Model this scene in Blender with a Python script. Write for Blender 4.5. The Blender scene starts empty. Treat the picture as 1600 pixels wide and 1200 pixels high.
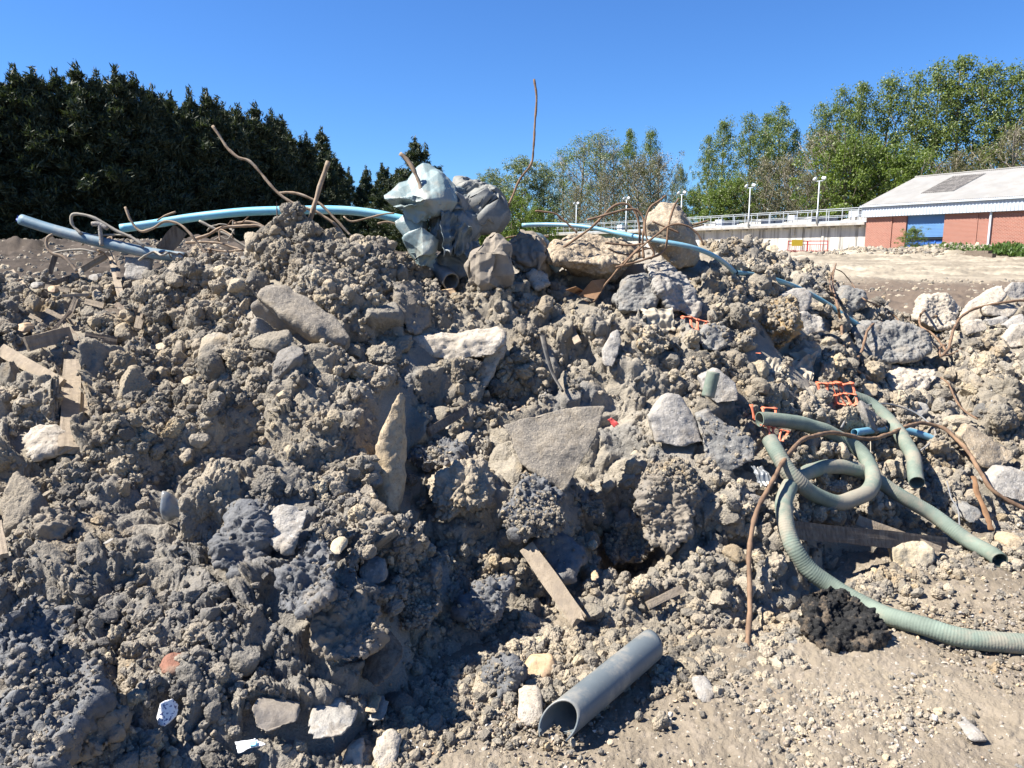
import bpy, bmesh, math, random
import numpy as np
from mathutils import Vector, Matrix
random.seed(7)
RNG = np.random.default_rng(11)
R = math.radians
S = bpy.context.scene
C = S.collection

# ------------------------------------------------------------------ camera, world, sun
CAMZ = 1.6
PITCH = math.atan(207/1202.0)
F = 1202.0
cam = bpy.data.cameras.new('camera'); camo = bpy.data.objects.new('camera', cam); C.objects.link(camo)
camo.location = (0, 0, CAMZ); camo.rotation_euler = (math.pi/2 - PITCH, 0, 0)
cam.sensor_fit = 'HORIZONTAL'; cam.sensor_width = 36.0; cam.lens = 36.0*F/1600.0
cam.clip_start = 0.05; cam.clip_end = 6000
S.camera = camo
SUN_AZ = R(-95); SUN_EL = R(51)
world = bpy.data.worlds.new('World'); S.world = world; world.use_nodes = True
wt = world.node_tree; bg = wt.nodes['Background']
sky = wt.nodes.new('ShaderNodeTexSky'); sky.sky_type = 'NISHITA'; sky.sun_disc = False
sky.sun_elevation = SUN_EL; sky.sun_rotation = SUN_AZ % (2*math.pi)
sky.air_density = 1.0; sky.dust_density = 0.0; sky.ozone_density = 3.0; sky.altitude = 0
tint = wt.nodes.new('ShaderNodeMix'); tint.data_type = 'RGBA'; tint.blend_type = 'MULTIPLY'; tint.inputs[0].default_value = 1
wt.links.new(sky.outputs[0], tint.inputs[6]); tint.inputs[7].default_value = (.46, .80, 1.28, 1)
wt.links.new(tint.outputs[2], bg.inputs[0]); bg.inputs[1].default_value = 0.05
sun = bpy.data.lights.new('sun', 'SUN'); suno = bpy.data.objects.new('sun', sun); C.objects.link(suno)
sun.energy = 5.0; sun.angle = R(0.53); sun.color = (1.0, 0.95, 0.87)
sd = Vector((math.sin(SUN_AZ)*math.cos(SUN_EL), math.cos(SUN_AZ)*math.cos(SUN_EL), math.sin(SUN_EL)))
suno.rotation_euler = sd.to_track_quat('Z', 'Y').to_euler(); suno.location = sd*50
S.view_settings.view_transform = 'Standard'; S.view_settings.look = 'None'
S.view_settings.exposure = 1.46; S.view_settings.gamma = 1.0

# ------------------------------------------------------------------ numpy noise
def _h(ix, iy, iz, seed):
    h = (ix.astype(np.uint32)*np.uint32(374761393) + iy.astype(np.uint32)*np.uint32(668265263)
         + iz.astype(np.uint32)*np.uint32(2147483647) + np.uint32((seed*974711) & 0xffffffff))
    h = (h ^ (h >> np.uint32(13)))*np.uint32(1274126177)
    h = (h ^ (h >> np.uint32(16)))*np.uint32(2246822519)
    h = h ^ (h >> np.uint32(13))
    return h
def _f(h): return (h & np.uint32(0xffffff)).astype(np.float32)/np.float32(16777216.0)
def vnoise(p, seed=0):
    i = np.floor(p).astype(np.int64); f = (p - i).astype(np.float32); f = f*f*(3-2*f)
    i = i.astype(np.int32)
    out = 0
    for dx in (0, 1):
        wx = f[:, 0] if dx else 1-f[:, 0]
        for dy in (0, 1):
            wy = f[:, 1] if dy else 1-f[:, 1]
            for dz in (0, 1):
                wz = f[:, 2] if dz else 1-f[:, 2]
                out = out + wx*wy*wz*_f(_h(i[:, 0]+dx, i[:, 1]+dy, i[:, 2]+dz, seed))
    return out*2-1
def fbm(p, o=4, seed=0, g=0.5):
    a = 1.0; s = 0; q = np.asarray(p, dtype=np.float64)
    for k in range(o):
        s = s + a*vnoise(q, seed+k*17); q = q*2.03+3.1; a *= g
    return s
def worley(p, seed=0, planar=False, poly=False):
    p = np.asarray(p, dtype=np.float64)
    i = np.floor(p).astype(np.int32); f = (p - i).astype(np.float32)
    F1 = np.full(len(p), 9.0, np.float32); idv = np.zeros(len(p), np.float32)
    zr = (0,) if planar else (-1, 0, 1)
    for dx in (-1, 0, 1):
        for dy in (-1, 0, 1):
            for dz in zr:
                a, b, c = i[:, 0]+dx, i[:, 1]+dy, i[:, 2]+dz
                h = _h(a, b, c, seed)
                jx = (h & np.uint32(1023)).astype(np.float32)/1023
                jy = ((h >> np.uint32(10)) & np.uint32(1023)).astype(np.float32)/1023
                jz = ((h >> np.uint32(20)) & np.uint32(1023)).astype(np.float32)/1023
                if poly:
                    ax_, ay_, az_ = np.abs(dx+jx-f[:, 0]), np.abs(dy+jy-f[:, 1]), (0 if planar else np.abs(dz+jz-f[:, 2]))
                    t1 = .80*ax_+.60*ay_; d = np.maximum(np.maximum(t1, .85*ay_+.5*az_), np.maximum(.9*az_+.42*ax_, (ax_+ay_+az_)*.60))**2
                elif planar:
                    d = (dx+jx-f[:, 0])**2 + (dy+jy-f[:, 1])**2
                else:
                    d = (dx+jx-f[:, 0])**2 + (dy+jy-f[:, 1])**2 + (dz+jz-f[:, 2])**2
                m = d < F1
                F1 = np.where(m, d, F1); idv = np.where(m, jx+jy-jz, idv)
    return np.sqrt(F1), idv
def popcorn(p, seed=0, planar=False):
    p = np.asarray(p, float); p = p + .22*np.stack([vnoise(p*1.9, seed+s) for s in (51, 57, 63)], 1)*(0 if planar else 1)
    f1, i = worley(p, seed, planar, True)
    return np.clip(1.12-(f1/.80)**1.5, 0, .86)/.86*(0.45+0.55*np.clip(i, 0, 1))
def crumple(p, k, seed, n=7, warp=.9):
    r = np.random.default_rng(seed); out = 0
    w = np.stack([vnoise(p*k*.35+s, seed+s) for s in (3, 7, 13)], 1)*warp
    q = p*k + w
    for j in range(n):
        d = r.normal(size=3); d /= np.linalg.norm(d); fr = r.uniform(.5, 1.5)
        t = (q@d)*fr + r.uniform(0, 9)
        out = out + np.abs((t % 2)-1)/fr
    return out/n*2-1

# ------------------------------------------------------------------ view maths (pixel of the 1600x1200 photo -> ray)
FW = np.array([0, math.cos(PITCH), -math.sin(PITCH)]); UP = np.array([0, math.sin(PITCH), math.cos(PITCH)]); RT = np.array([1., 0, 0])
CAM = np.array([0, 0, CAMZ])
def ray(px, py): return FW + (px-800)/F*RT + (600-py)/F*UP
def W(px, py, d): return CAM + d*ray(px, py)

# ------------------------------------------------------------------ terrain shape
def tab(rows):
    a = np.array(rows, float); return a[np.argsort(a[:, 0])]
GY = tab([(0, 0), (7, .0), (10, .22), (18, .52), (28, .72), (40, 1.0), (50, 1.32), (58, 1.5), (75, 1.55), (400, 1.5), (4000, 0)])
def gz(x, y):
    y = np.asarray(y, float); x = np.asarray(x, float)
    z = np.interp(y, GY[:, 0], GY[:, 1])
    sm = 1/(1+np.exp(np.clip((x+6.5)/.8, -30, 30)))
    z = z + sm*1.25*np.exp(-((y-24)/6.0)**2)
    bank = 1/(1+np.exp(np.clip(-(x-(23+ (y-52)*.3))/.7, -30, 30)))
    z = z + bank*.62*np.exp(-((y-(64-x*.42))/1.9)**2)*(.75+.25*np.sin(x*.9))
    return z
RIDGE = tab([(-500, 440, 5.2), (0, 436, 5.2), (150, 430, 5.3), (280, 415, 5.3), (350, 408, 5.2), (400, 398, 5.0), (450, 386, 4.9), (500, 378, 4.9),
             (560, 378, 4.9), (590, 374, 4.9), (620, 395, 5.0), (645, 418, 5.0), (700, 432, 5.2), (800, 426, 5.2), (860, 412, 5.5), (950, 412, 5.6),
             (1050, 405, 5.8), (1110, 400, 6.0), (1200, 425, 6.3), (1300, 455, 6.8), (1400, 490, 7.2), (1480, 486, 7.4), (1540, 468, 7.4), (1600, 460, 7.4), (2100, 450, 7.4)])
FOOT = tab([(-500, 1.2), (0, 1.3), (300, 1.7), (500, 2.05), (580, 2.4), (700, 2.72), (850, 2.98), (1000, 3.0), (1150, 2.9), (1250, 3.05), (1350, 3.45), (1450, 3.8), (1600, 4.1), (2100, 4.3)])
RZ = CAMZ - RIDGE[:, 2]*np.tan(np.arctan((RIDGE[:, 1]-600)/F)+PITCH)
# hand-placed hollows and swells: px, py, radius m, dz m
BUMPS = [(960, 790, .22, -.34), (990, 760, .18, -.28), (655, 720, .13, -.28), (645, 790, .12, -.24), (780, 575, .16, -.28), (565, 540, .10, -.14), (440, 560, .14, -.12), (1060, 560, .1, -.12), (725, 660, .12, -.1), (1240, 540, .2, -.2),
         (1330, 850, .22, -.16), (200, 540, .2, -.22), (120, 480, .25, -.1), (850, 455, .18, -.08), (690, 450, .2, -.04), (1390, 575, .25, -.15),
         (110, 1040, .16, -.2), (70, 1000, .13, -.12), (850, 900, .14, -.1), (1050, 760, .2, .12), (870, 790, .25, .14), (560, 990, .2, .1), (470, 900, .16, .08),
         (40, 1130, .2, .15), (1350, 955, .25, .04), (1000, 560, .3, .1), (1200, 500, .3, .12), (300, 620, .4, .1), (250, 870, .3, .08), (700, 520, .3, .08), (560, 1100, .12, .04)]
BW = []
def heap0(x, y):
    x = np.asarray(x, float); y = np.asarray(y, float)
    px = 800 + F*x/np.maximum(y, .3)*0.985
    ft = np.interp(px, FOOT[:, 0], FOOT[:, 1]); ry = np.interp(px, RIDGE[:, 0], RIDGE[:, 2]); rz = np.interp(px, RIDGE[:, 0], RZ)
    s = (y-ft)/(ry-ft)
    sc = np.clip(s, 0, 1)
    front = rz*(sc*(1+.22*(1-sc)))*np.clip(sc*6, 0, 1)**.5
    back = rz - np.clip(s-1, 0, 9)*(ry-ft)*.42 - .1*np.clip(s-1, 0, 1)
    z = np.where(s <= 0, -.06+s*.9, np.where(s < 1, front, back))
    m2 = 1.85*np.exp(-((x-2.9)/2.35)**4*.6 - ((y-10.2)/1.5)**2) 
    m2 = m2*np.where(x < 2.9, 1, 1-.16*np.clip(x-2.9, 0, 3))
    return np.maximum(z, m2-.15)
def Hm(x, y):
    z = heap0(x, y)
    for (bx, by, br, bz) in BW:
        z = z + bz*np.exp(-(((x-bx)**2+(y-by)**2)/br**2))
    return np.maximum(z, gz(x, y)-.02)
TS = np.concatenate([np.linspace(1.3, 9, 700), np.linspace(9.05, 80, 800)])
def hit(px, py, lift=0.0):
    d = ray(px, py); P = CAM + TS[:, None]*d
    v = P[:, 2] - (Hm(P[:, 0], P[:, 1])+lift)
    k = np.where(v < 0)[0]
    if len(k) == 0 or k[0] == 0: return 5.5
    k = k[0]; a, b = v[k-1], v[k]
    return TS[k-1] + (TS[k]-TS[k-1])*a/(a-b)
_b = []
for (a, b, r_, z_) in BUMPS:
    p = W(a, b, hit(a, b)); _b.append((p[0], p[1], r_, z_))
BW = _b

def rd(px): return float(np.interp(px, RIDGE[:, 0], RIDGE[:, 2]))*.985
_hit = hit
def hit(px, py, lift=0.0):
    h = _hit(px, py, lift)
    return min(h, rd(px)+.25) if px < 1130 else min(h, 11.5)

# ------------------------------------------------------------------ materials
def nt(name):
    m = bpy.data.materials.new(name); m.use_nodes = True
    t = m.node_tree; return m, t, t.nodes['Principled BSDF']
def N(t, typ, **kw):
    n = t.nodes.new(typ)
    for k, v in kw.items():
        if k.startswith('_'): n.inputs[k[1:].replace('_', ' ')].default_value = v
        else: setattr(n, k, v)
    return n
def noise(t, vec, scale, detail=4, rough=.6):
    n = N(t, 'ShaderNodeTexNoise'); n.inputs['Scale'].default_value = scale; n.inputs['Detail'].default_value = detail; n.inputs['Roughness'].default_value = rough
    t.links.new(vec, n.inputs['Vector']); return n.outputs['Fac']
def ramp(t, fac, stops):
    r = N(t, 'ShaderNodeValToRGB'); e = r.color_ramp.elements
    while len(e) < len(stops): e.new(.5)
    for k, (p, c) in enumerate(stops):
        e[k].position = p; e[k].color = (*c, 1) if len(c) == 3 else c
    t.links.new(fac, r.inputs[0]); return r.outputs[0]
def mix(t, fac, a, b, mode='MIX'):
    m = N(t, 'ShaderNodeMix', data_type='RGBA', blend_type=mode)
    for s, v in ((m.inputs[0], fac), (m.inputs[6], a), (m.inputs[7], b)):
        if isinstance(v, bpy.types.NodeSocket): t.links.new(v, s)
        elif isinstance(v, (int, float)): s.default_value = v
        else: s.default_value = (*v, 1)
    return m.outputs[2]
def math_(t, op, a, b=0.0):
    m = N(t, 'ShaderNodeMath', operation=op)
    for s, v in ((m.inputs[0], a), (m.inputs[1], b)):
        if isinstance(v, bpy.types.NodeSocket): t.links.new(v, s)
        else: s.default_value = v
    return m.outputs[0]
def bump(t, b, h, dist, strength=.7):
    n = N(t, 'ShaderNodeBump'); n.inputs['Strength'].default_value = strength; n.inputs['Distance'].default_value = dist
    t.links.new(h, n.inputs['Height']); t.links.new(n.outputs[0], b.inputs['Normal'])
def mapr(t, v, a, b, c=0., d=1.):
    n = N(t, 'ShaderNodeMapRange', interpolation_type='SMOOTHSTEP')
    t.links.new(v, n.inputs[0])
    for k, q in zip((1, 2, 3, 4), (a, b, c, d)): n.inputs[k].default_value = q
    return n.outputs[0]
def worldpos(t): return N(t, 'ShaderNodeNewGeometry').outputs['Position']
def objco(t): return N(t, 'ShaderNodeTexCoord').outputs['Object']
def dist_mask(t, pos, c, r0, r1, sc=(1, 1, 1)):
    s = N(t, 'ShaderNodeVectorMath', operation='SUBTRACT'); t.links.new(pos, s.inputs[0]); s.inputs[1].default_value = c
    m = N(t, 'ShaderNodeVectorMath', operation='MULTIPLY'); t.links.new(s.outputs[0], m.inputs[0]); m.inputs[1].default_value = sc
    l = N(t, 'ShaderNodeVectorMath', operation='LENGTH'); t.links.new(m.outputs[0], l.inputs[0])
    w = math_(t, 'ADD', l.outputs['Value'], math_(t, 'MULTIPLY', math_(t, 'SUBTRACT', noise(t, pos, 2.2, 4), .5), (r1-r0)*1.6))
    return mapr(t, w, r0, r1, 1, 0)

def soil_material(name, per_obj=True):
    m, t, b = nt(name); P = worldpos(t)
    n1 = noise(t, P, 1.3, 5, .65); n2 = noise(t, P, 9, 4, .6); n3 = noise(t, P, 120, 3, .6); n4 = noise(t, P, 3.5, 4, .6)
    c = ramp(t, n1, [(.30, (.20, .178, .144)), (.46, (.262, .235, .190)), (.58, (.30, .273, .228)), (.72, (.37, .33, .26))])
    c = mix(t, mapr(t, n4, .56, .72, 0, .55), c, (.30, .22, .12))          # ochre sandy streaks
    c = mix(t, mapr(t, n2, .52, .72, 0, .7), c, (.165, .155, .14))
    blue = dist_mask(t, P, tuple(W(230, 950, hit(230, 950))), .45, .95, (.8, 1, 1))
    c = mix(t, math_(t, 'MULTIPLY', blue, mapr(t, noise(t, P, 4, 3), .38, .6, .2, .65)), c, (.14, .141, .142))
    blue2 = mapr(t, noise(t, P, 2.1, 3), .60, .68, 0, .75)
    c = mix(t, blue2, c, (.20, .198, .19))
    if per_obj:
        r = N(t, 'ShaderNodeObjectInfo').outputs['Random']
        c = mix(t, 1.0, c, ramp(t, r, [(0, (.50, .50, .52)), (.35, (.86, .86, .86)), (.7, (1.08, 1.02, .95)), (.93, (1.2, 1.14, 1.04)), (1, (1.45, 1.35, 1.15))]), 'MULTIPLY')
    c = mix(t, mapr(t, n3, .3, .75, 0, .5), c, mix(t, 1.0, c, (1.55, 1.5, 1.42), 'MULTIPLY'))
    t.links.new(c, b.inputs['Base Color']); b.inputs['Roughness'].default_value = .95
    b.inputs['Specular IOR Level'].default_value = .15
    h = math_(t, 'ADD', math_(t, 'MULTIPLY', noise(t, P, 60, 5, .7), 1.0), math_(t, 'MULTIPLY', n3, .5))
    bump(t, b, h, .012, .9)
    return m
M_SOIL = soil_material('soil')

def ground_material():
    m, t, b = nt('ground'); P = worldpos(t)
    n1 = noise(t, P, .9, 6, .62); n2 = noise(t, P, 14, 4, .65); n3 = noise(t, P, 90, 3, .6)
    c = ramp(t, n1, [(.3, (.13, .108, .080)), (.5, (.195, .163, .122)), (.7, (.285, .24, .175))])
    c = mix(t, mapr(t, n2, .45, .7, 0, .5), c, (.26, .22, .175))
    c = mix(t, mapr(t, noise(t, P, 55, 2, .5), .66, .72, 0, .8), c, (.46, .42, .36))
    sp = N(t, 'ShaderNodeSeparateXYZ'); t.links.new(P, sp.inputs[0])
    wy = math_(t, 'ADD', sp.outputs[1], math_(t, 'MULTIPLY', noise(t, P, .35, 4), 6))
    c = mix(t, math_(t, 'MULTIPLY', mapr(t, wy, 11, 14), mapr(t, wy, 25, 28, 1, 0)), c, (.13, .10, .075))   # trampled wet mud strip
    c = mix(t, mapr(t, wy, 26, 31, 0, .9), c, mix(t, mapr(t, noise(t, P, .5, 5), .35, .65), (.21, .18, .135), (.38, .33, .25)))
    wx = math_(t, 'ADD', sp.outputs[0], math_(t, 'MULTIPLY', noise(t, P, .4, 4), 3))
    left = math_(t, 'MULTIPLY', mapr(t, wx, -4, -1, 1, 0), mapr(t, sp.outputs[1], 5.5, 9))
    c = mix(t, left, c, mix(t, mapr(t, n1, .35, .65), (.035, .028, .022), (.085, .068, .054)))
    c = mix(t, mapr(t, sp.outputs[1], 75, 90), c, (.05, .075, .02))
    t.links.new(c, b.inputs['Base Color']); b.inputs['Roughness'].default_value = .96; b.inputs['Specular IOR Level'].default_value = .15
    bump(t, b, math_(t, 'ADD', noise(t, P, 35, 5, .7), math_(t, 'MULTIPLY', n3, .6)), .012, .8)
    return m
M_GROUND = ground_material()

def rock_material(name, cols, scale=6, bumpd=.01, speck=None, rough=.9, dirt=(.21, .175, .135), dirtamt=.5, obj=True):
    m, t, b = nt(name); P = objco(t) if obj else worldpos(t)
    n1 = noise(t, P, scale, 5, .65); n2 = noise(t, P, scale*9, 4, .6)
    st = [(.28+.44*k/max(1, len(cols)-1), c) for k, c in enumerate(cols)]
    c = ramp(t, n1, st)
    c = mix(t, mapr(t, n2, .35, .7, 0, .45), c, mix(t, 1.0, c, (.6, .58, .55), 'MULTIPLY'))
    if speck: c = mix(t, mapr(t, noise(t, P, scale*14, 2, .5), .60, .68, 0, .8), c, speck)
    c = mix(t, mapr(t, noise(t, P, scale*.9+2, 6, .7), .50, .62, 0, dirtamt), c, dirt)
    t.links.new(c, b.inputs['Base Color']); b.inputs['Roughness'].default_value = rough; b.inputs['Specular IOR Level'].default_value = .2
    bump(t, b, math_(t, 'ADD', n2, math_(t, 'MULTIPLY', noise(t, P, scale*25, 4, .7), .5)), bumpd, .8)
    return m
M_CONC = rock_material('concrete', [(.24, .225, .205), (.31, .29, .26), (.37, .34, .30)], 5, .012, (.45, .42, .38))
M_PALE = rock_material('pale_stone', [(.33, .28, .22), (.42, .37, .30), (.5, .46, .40)], 5, .01, (.2, .17, .13), dirtamt=.4)
M_TAN = rock_material('tan_stone', [(.34, .265, .17), (.43, .34, .225), (.48, .40, .28)], 6, .01, (.22, .17, .11), dirtamt=.55)
M_SLATE = rock_material('flat_stone', [(.17, .155, .135), (.25, .22, .18), (.32, .275, .21)], 9, .012, (.40, .35, .27), dirt=(.20, .17, .13), dirtamt=.75)
M_GREY = rock_material('grey_stone', [(.16, .155, .145), (.22, .215, .20), (.28, .27, .25)], 6, .012, (.33, .31, .28))
M_BROWNC = rock_material('brown_concrete', [(.25, .195, .135), (.34, .275, .195), (.42, .35, .26)], 5, .014, (.5, .44, .35), dirtamt=.25)
M_WHITE = rock_material('white_stone', [(.27, .245, .21), (.34, .32, .285), (.42, .40, .36)], 7, .006, None, dirtamt=.6)
M_YEL = rock_material('yellow_stone', [(.42, .34, .22), (.5, .42, .29), (.55, .48, .36)], 7, .008, None, dirtamt=.25)
M_OCHRE = rock_material('ochre_clay', [(.22, .165, .10), (.33, .23, .115), (.40, .28, .13)], 5, .012, (.42, .36, .26), dirtamt=.6)
M_BRICKR = rock_material('red_brick_lump', [(.20, .10, .075), (.26, .13, .09), (.30, .17, .12)], 7, .008, None, dirtamt=.5)
M_FLINT = rock_material('orange_flint', [(.40, .26, .14), (.5, .36, .22), (.34, .22, .14)], 8, .003, None, rough=.6, dirtamt=.3)
M_TAR = rock_material('tarmac', [(.016, .016, .016), (.028, .028, .028), (.05, .048, .045)], 9, .02, (.07, .065, .06), dirt=(.25, .19, .13), dirtamt=.55)
M_BLUECL = rock_material('blue_grey_clay', [(.105, .107, .11), (.145, .147, .15), (.19, .188, .183)], 5, .012, None, dirtamt=.45)
M_CLAY = rock_material('grey_brown_clay', [(.175, .15, .122), (.225, .195, .155), (.26, .23, .195)], 4, .012, None, dirt=(.18, .17, .155), dirtamt=.5)
M_BLOCKG = rock_material('dusty_brick', [(.23, .20, .165), (.27, .235, .195), (.31, .27, .225)], 6, .003, None, dirtamt=.4)

def simple(name, col, rough=.7, metal=0., bscale=0, bd=.004, var=.25, vscale=6, dirt=None, dirtamt=.5, dscale=5, spec=.4, obj=True, stretch=None):
    m, t, b = nt(name); P = objco(t) if obj else worldpos(t)
    if stretch:
        mp = N(t, 'ShaderNodeMapping'); mp.inputs['Scale'].default_value = stretch; t.links.new(P, mp.inputs[0]); P = mp.outputs[0]
    lo = tuple(v*(1-var) for v in col); hi = tuple(min(.95, v*(1+var)) for v in col)
    c = ramp(t, noise(t, P, vscale, 5, .6), [(.3, lo), (.7, hi)])
    if dirt: c = mix(t, mapr(t, noise(t, P, dscale, 6, .7), .45, .62, 0, dirtamt), c, dirt)
    t.links.new(c, b.inputs['Base Color']); b.inputs['Roughness'].default_value = rough; b.inputs['Metallic'].default_value = metal
    b.inputs['Specular IOR Level'].default_value = spec
    if bscale: bump(t, b, noise(t, P, bscale, 5, .65), bd, .8)
    return m
DUST = (.30, .25, .19)
M_RUST = simple('rusty_steel', (.155, .098, .062), .85, 0, 120, .002, .5, 14, (.25, .16, .095), .6, 9, .3)
M_RUSTP = simple('rusty_sheet', (.20, .11, .055), .8, 0, 40, .004, .5, 9, (.16, .10, .06), .6, 7, .3)
M_RUSTG = simple('dusty_steel', (.27, .195, .13), .85, 0, 90, .002, .35, 12, (.32, .27, .21), .6, 8, .3)
M_BLUE = simple('blue_plastic', (.12, .29, .39), .45, 0, 20, .001, .14, 5, (.28, .36, .38), .55, 4, .5)
M_BLUEL = simple('light_blue_plastic', (.15, .43, .55), .45, 0, 20, .001, .12, 5, (.34, .50, .54), .4, 3, .5)
M_BLUED = simple('dusty_blue_plastic', (.11, .185, .235), .6, 0, 30, .001, .15, 5, (.27, .28, .27), .6, 6, .4)
M_BLUEDIRT = simple('muddy_blue_plastic', (.13, .30, .37), .6, 0, 30, .002, .2, 6, (.33, .29, .22), .9, 3.2, .4)
M_HOSE = simple('green_hose', (.15, .185, .15), .75, 0, 60, .003, .25, 7, (.25, .225, .175), .98, 3.2, .25)
M_GPIPE = simple('grey_plastic', (.11, .13, .14), .5, 0, 30, .001, .12, 5, (.30, .27, .22), .5, 6, .4)
M_DARKIN = simple('dark_plastic', (.06, .065, .07), .6, 0, 30, .001, .2)
M_CABLE = simple('grey_cable', (.17, .175, .18), .6, 0, 0, .001, .2, 8, DUST, .4)
M_STRAP = simple('dusty_grey_strap', (.27, .24, .19), .8, 0, 40, .001, .2, 8, (.20, .19, .18), .5)
M_WOOD = simple('weathered_wood', (.30, .245, .18), .9, 0, 30, .006, .3, 10, (.18, .15, .12), .6, 5, .15, stretch=(7, 7, .8))
M_WOODD = simple('dark_wood', (.14, .11, .085), .9, 0, 30, .006, .35, 10, (.22, .185, .14), .5, 5, .15, stretch=(7, 7, .8))
M_ORANGE = simple('orange_plastic_mesh', (.62, .17, .085), .55, 0, 0, .001, .1, 8, (.40, .25, .17), .45, 9, .4)
M_RED = simple('red_plastic', (.5, .07, .06), .5)
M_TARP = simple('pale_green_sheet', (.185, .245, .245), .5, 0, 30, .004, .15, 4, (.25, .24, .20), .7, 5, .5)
M_TARP2 = simple('blue_grey_sheet', (.10, .13, .14), .55, 0, 14, .006, .2, 4, (.26, .25, .23), .5, 5, .45)  # grey sheeting darkened so the colour itself carries the shade on the folds
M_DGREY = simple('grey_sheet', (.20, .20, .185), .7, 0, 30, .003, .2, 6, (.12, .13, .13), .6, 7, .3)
M_GEO = simple('brown_grey_fabric', (.25, .215, .17), .95, 0, 60, .004, .2, 6, (.18, .16, .14), .5, 7, .1)
M_CREAM = simple('cream_fabric', (.36, .32, .25), .9, 0, 60, .003, .15, 6, (.25, .21, .16), .85, 7, .1)
M_BLACKP = simple('black_plastic', (.035, .035, .035), .6, 0, 20, .003, .3, 6, (.18, .16, .13), .5, 8, .3)
M_PAPER = simple('white_litter', (.75, .76, .76), .7, var=.06)
M_LBLUE = simple('blue_litter', (.25, .55, .72), .6, var=.1)
M_CLEAR = simple('dusty_clear_plastic', (.15, .165, .175), .3, 0, 15, .003, .2, 6, (.27, .235, .18), .85, 6, .6)

# ------------------------------------------------------------------ object helpers
def tag(o, label=None, cat=None, group=None, kind=None):
    if label: o['label'] = label
    if cat: o['category'] = cat
    if group: o['group'] = group
    if kind: o['kind'] = kind
    return o
def np_mesh(name, v, f, mat=None, smooth=True):
    me = bpy.data.meshes.new(name); v = np.asarray(v, np.float32)
    if isinstance(f, np.ndarray) and f.ndim == 2:
        n, k = f.shape
        me.vertices.add(len(v)); me.vertices.foreach_set('co', v.ravel())
        me.loops.add(n*k); me.loops.foreach_set('vertex_index', f.astype(np.int32).ravel())
        me.polygons.add(n); me.polygons.foreach_set('loop_start', np.arange(0, n*k, k, dtype=np.int32))
        me.update(calc_edges=True)
    else:
        me.from_pydata([tuple(q) for q in v], [], f); me.update()
    me.polygons.foreach_set('use_smooth', np.full(len(me.polygons), smooth, bool))
    if mat: me.materials.append(mat)
    return me
def link(name, me, parent=None, loc=None):
    o = bpy.data.objects.new(name, me); C.objects.link(o)
    if parent: o.parent = parent
    if loc is not None: o.location = loc
    return o
def empty(name, loc, rz=0):
    o = bpy.data.objects.new(name, None); C.objects.link(o); o.location = loc; o.rotation_euler[2] = rz
    o.empty_display_size = .2
    return o
def rebase(v):
    v = np.asarray(v, float); o = np.array([(v[:, 0].min()+v[:, 0].max())/2, (v[:, 1].min()+v[:, 1].max())/2, v[:, 2].min()])
    return v-o, o
def get_np(me):
    v = np.empty(len(me.vertices)*3, np.float32); me.vertices.foreach_get('co', v); v = v.reshape(-1, 3)
    n = np.empty(len(me.vertices)*3, np.float32); me.vertex_normals.foreach_get('vector', n); n = n.reshape(-1, 3)
    f = [tuple(p.vertices) for p in me.polygons]
    return v.astype(float), n.astype(float), f
def remesh_bm(bm, vox):
    me = bpy.data.meshes.new('t'); bm.to_mesh(me); bm.free()
    o = bpy.data.objects.new('t', me); C.objects.link(o)
    md = o.modifiers.new('r', 'REMESH'); md.mode = 'VOXEL'; md.voxel_size = vox; md.adaptivity = 0
    dg = bpy.context.evaluated_depsgraph_get(); ev = o.evaluated_get(dg)
    m2 = bpy.data.meshes.new_from_object(ev, depsgraph=dg)
    bpy.data.objects.remove(o); bpy.data.meshes.remove(me)
    r = get_np(m2); bpy.data.meshes.remove(m2); return r
def hull_bm(pts):
    bm = bmesh.new()
    for p in pts: bm.verts.new(p)
    r = bmesh.ops.convex_hull(bm, input=bm.verts)
    junk = [e for e in r['geom_interior'] if isinstance(e, bmesh.types.BMVert)]
    if junk: bmesh.ops.delete(bm, geom=junk, context='VERTS')
    bmesh.ops.recalc_face_normals(bm, faces=bm.faces)
    return bm
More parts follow.
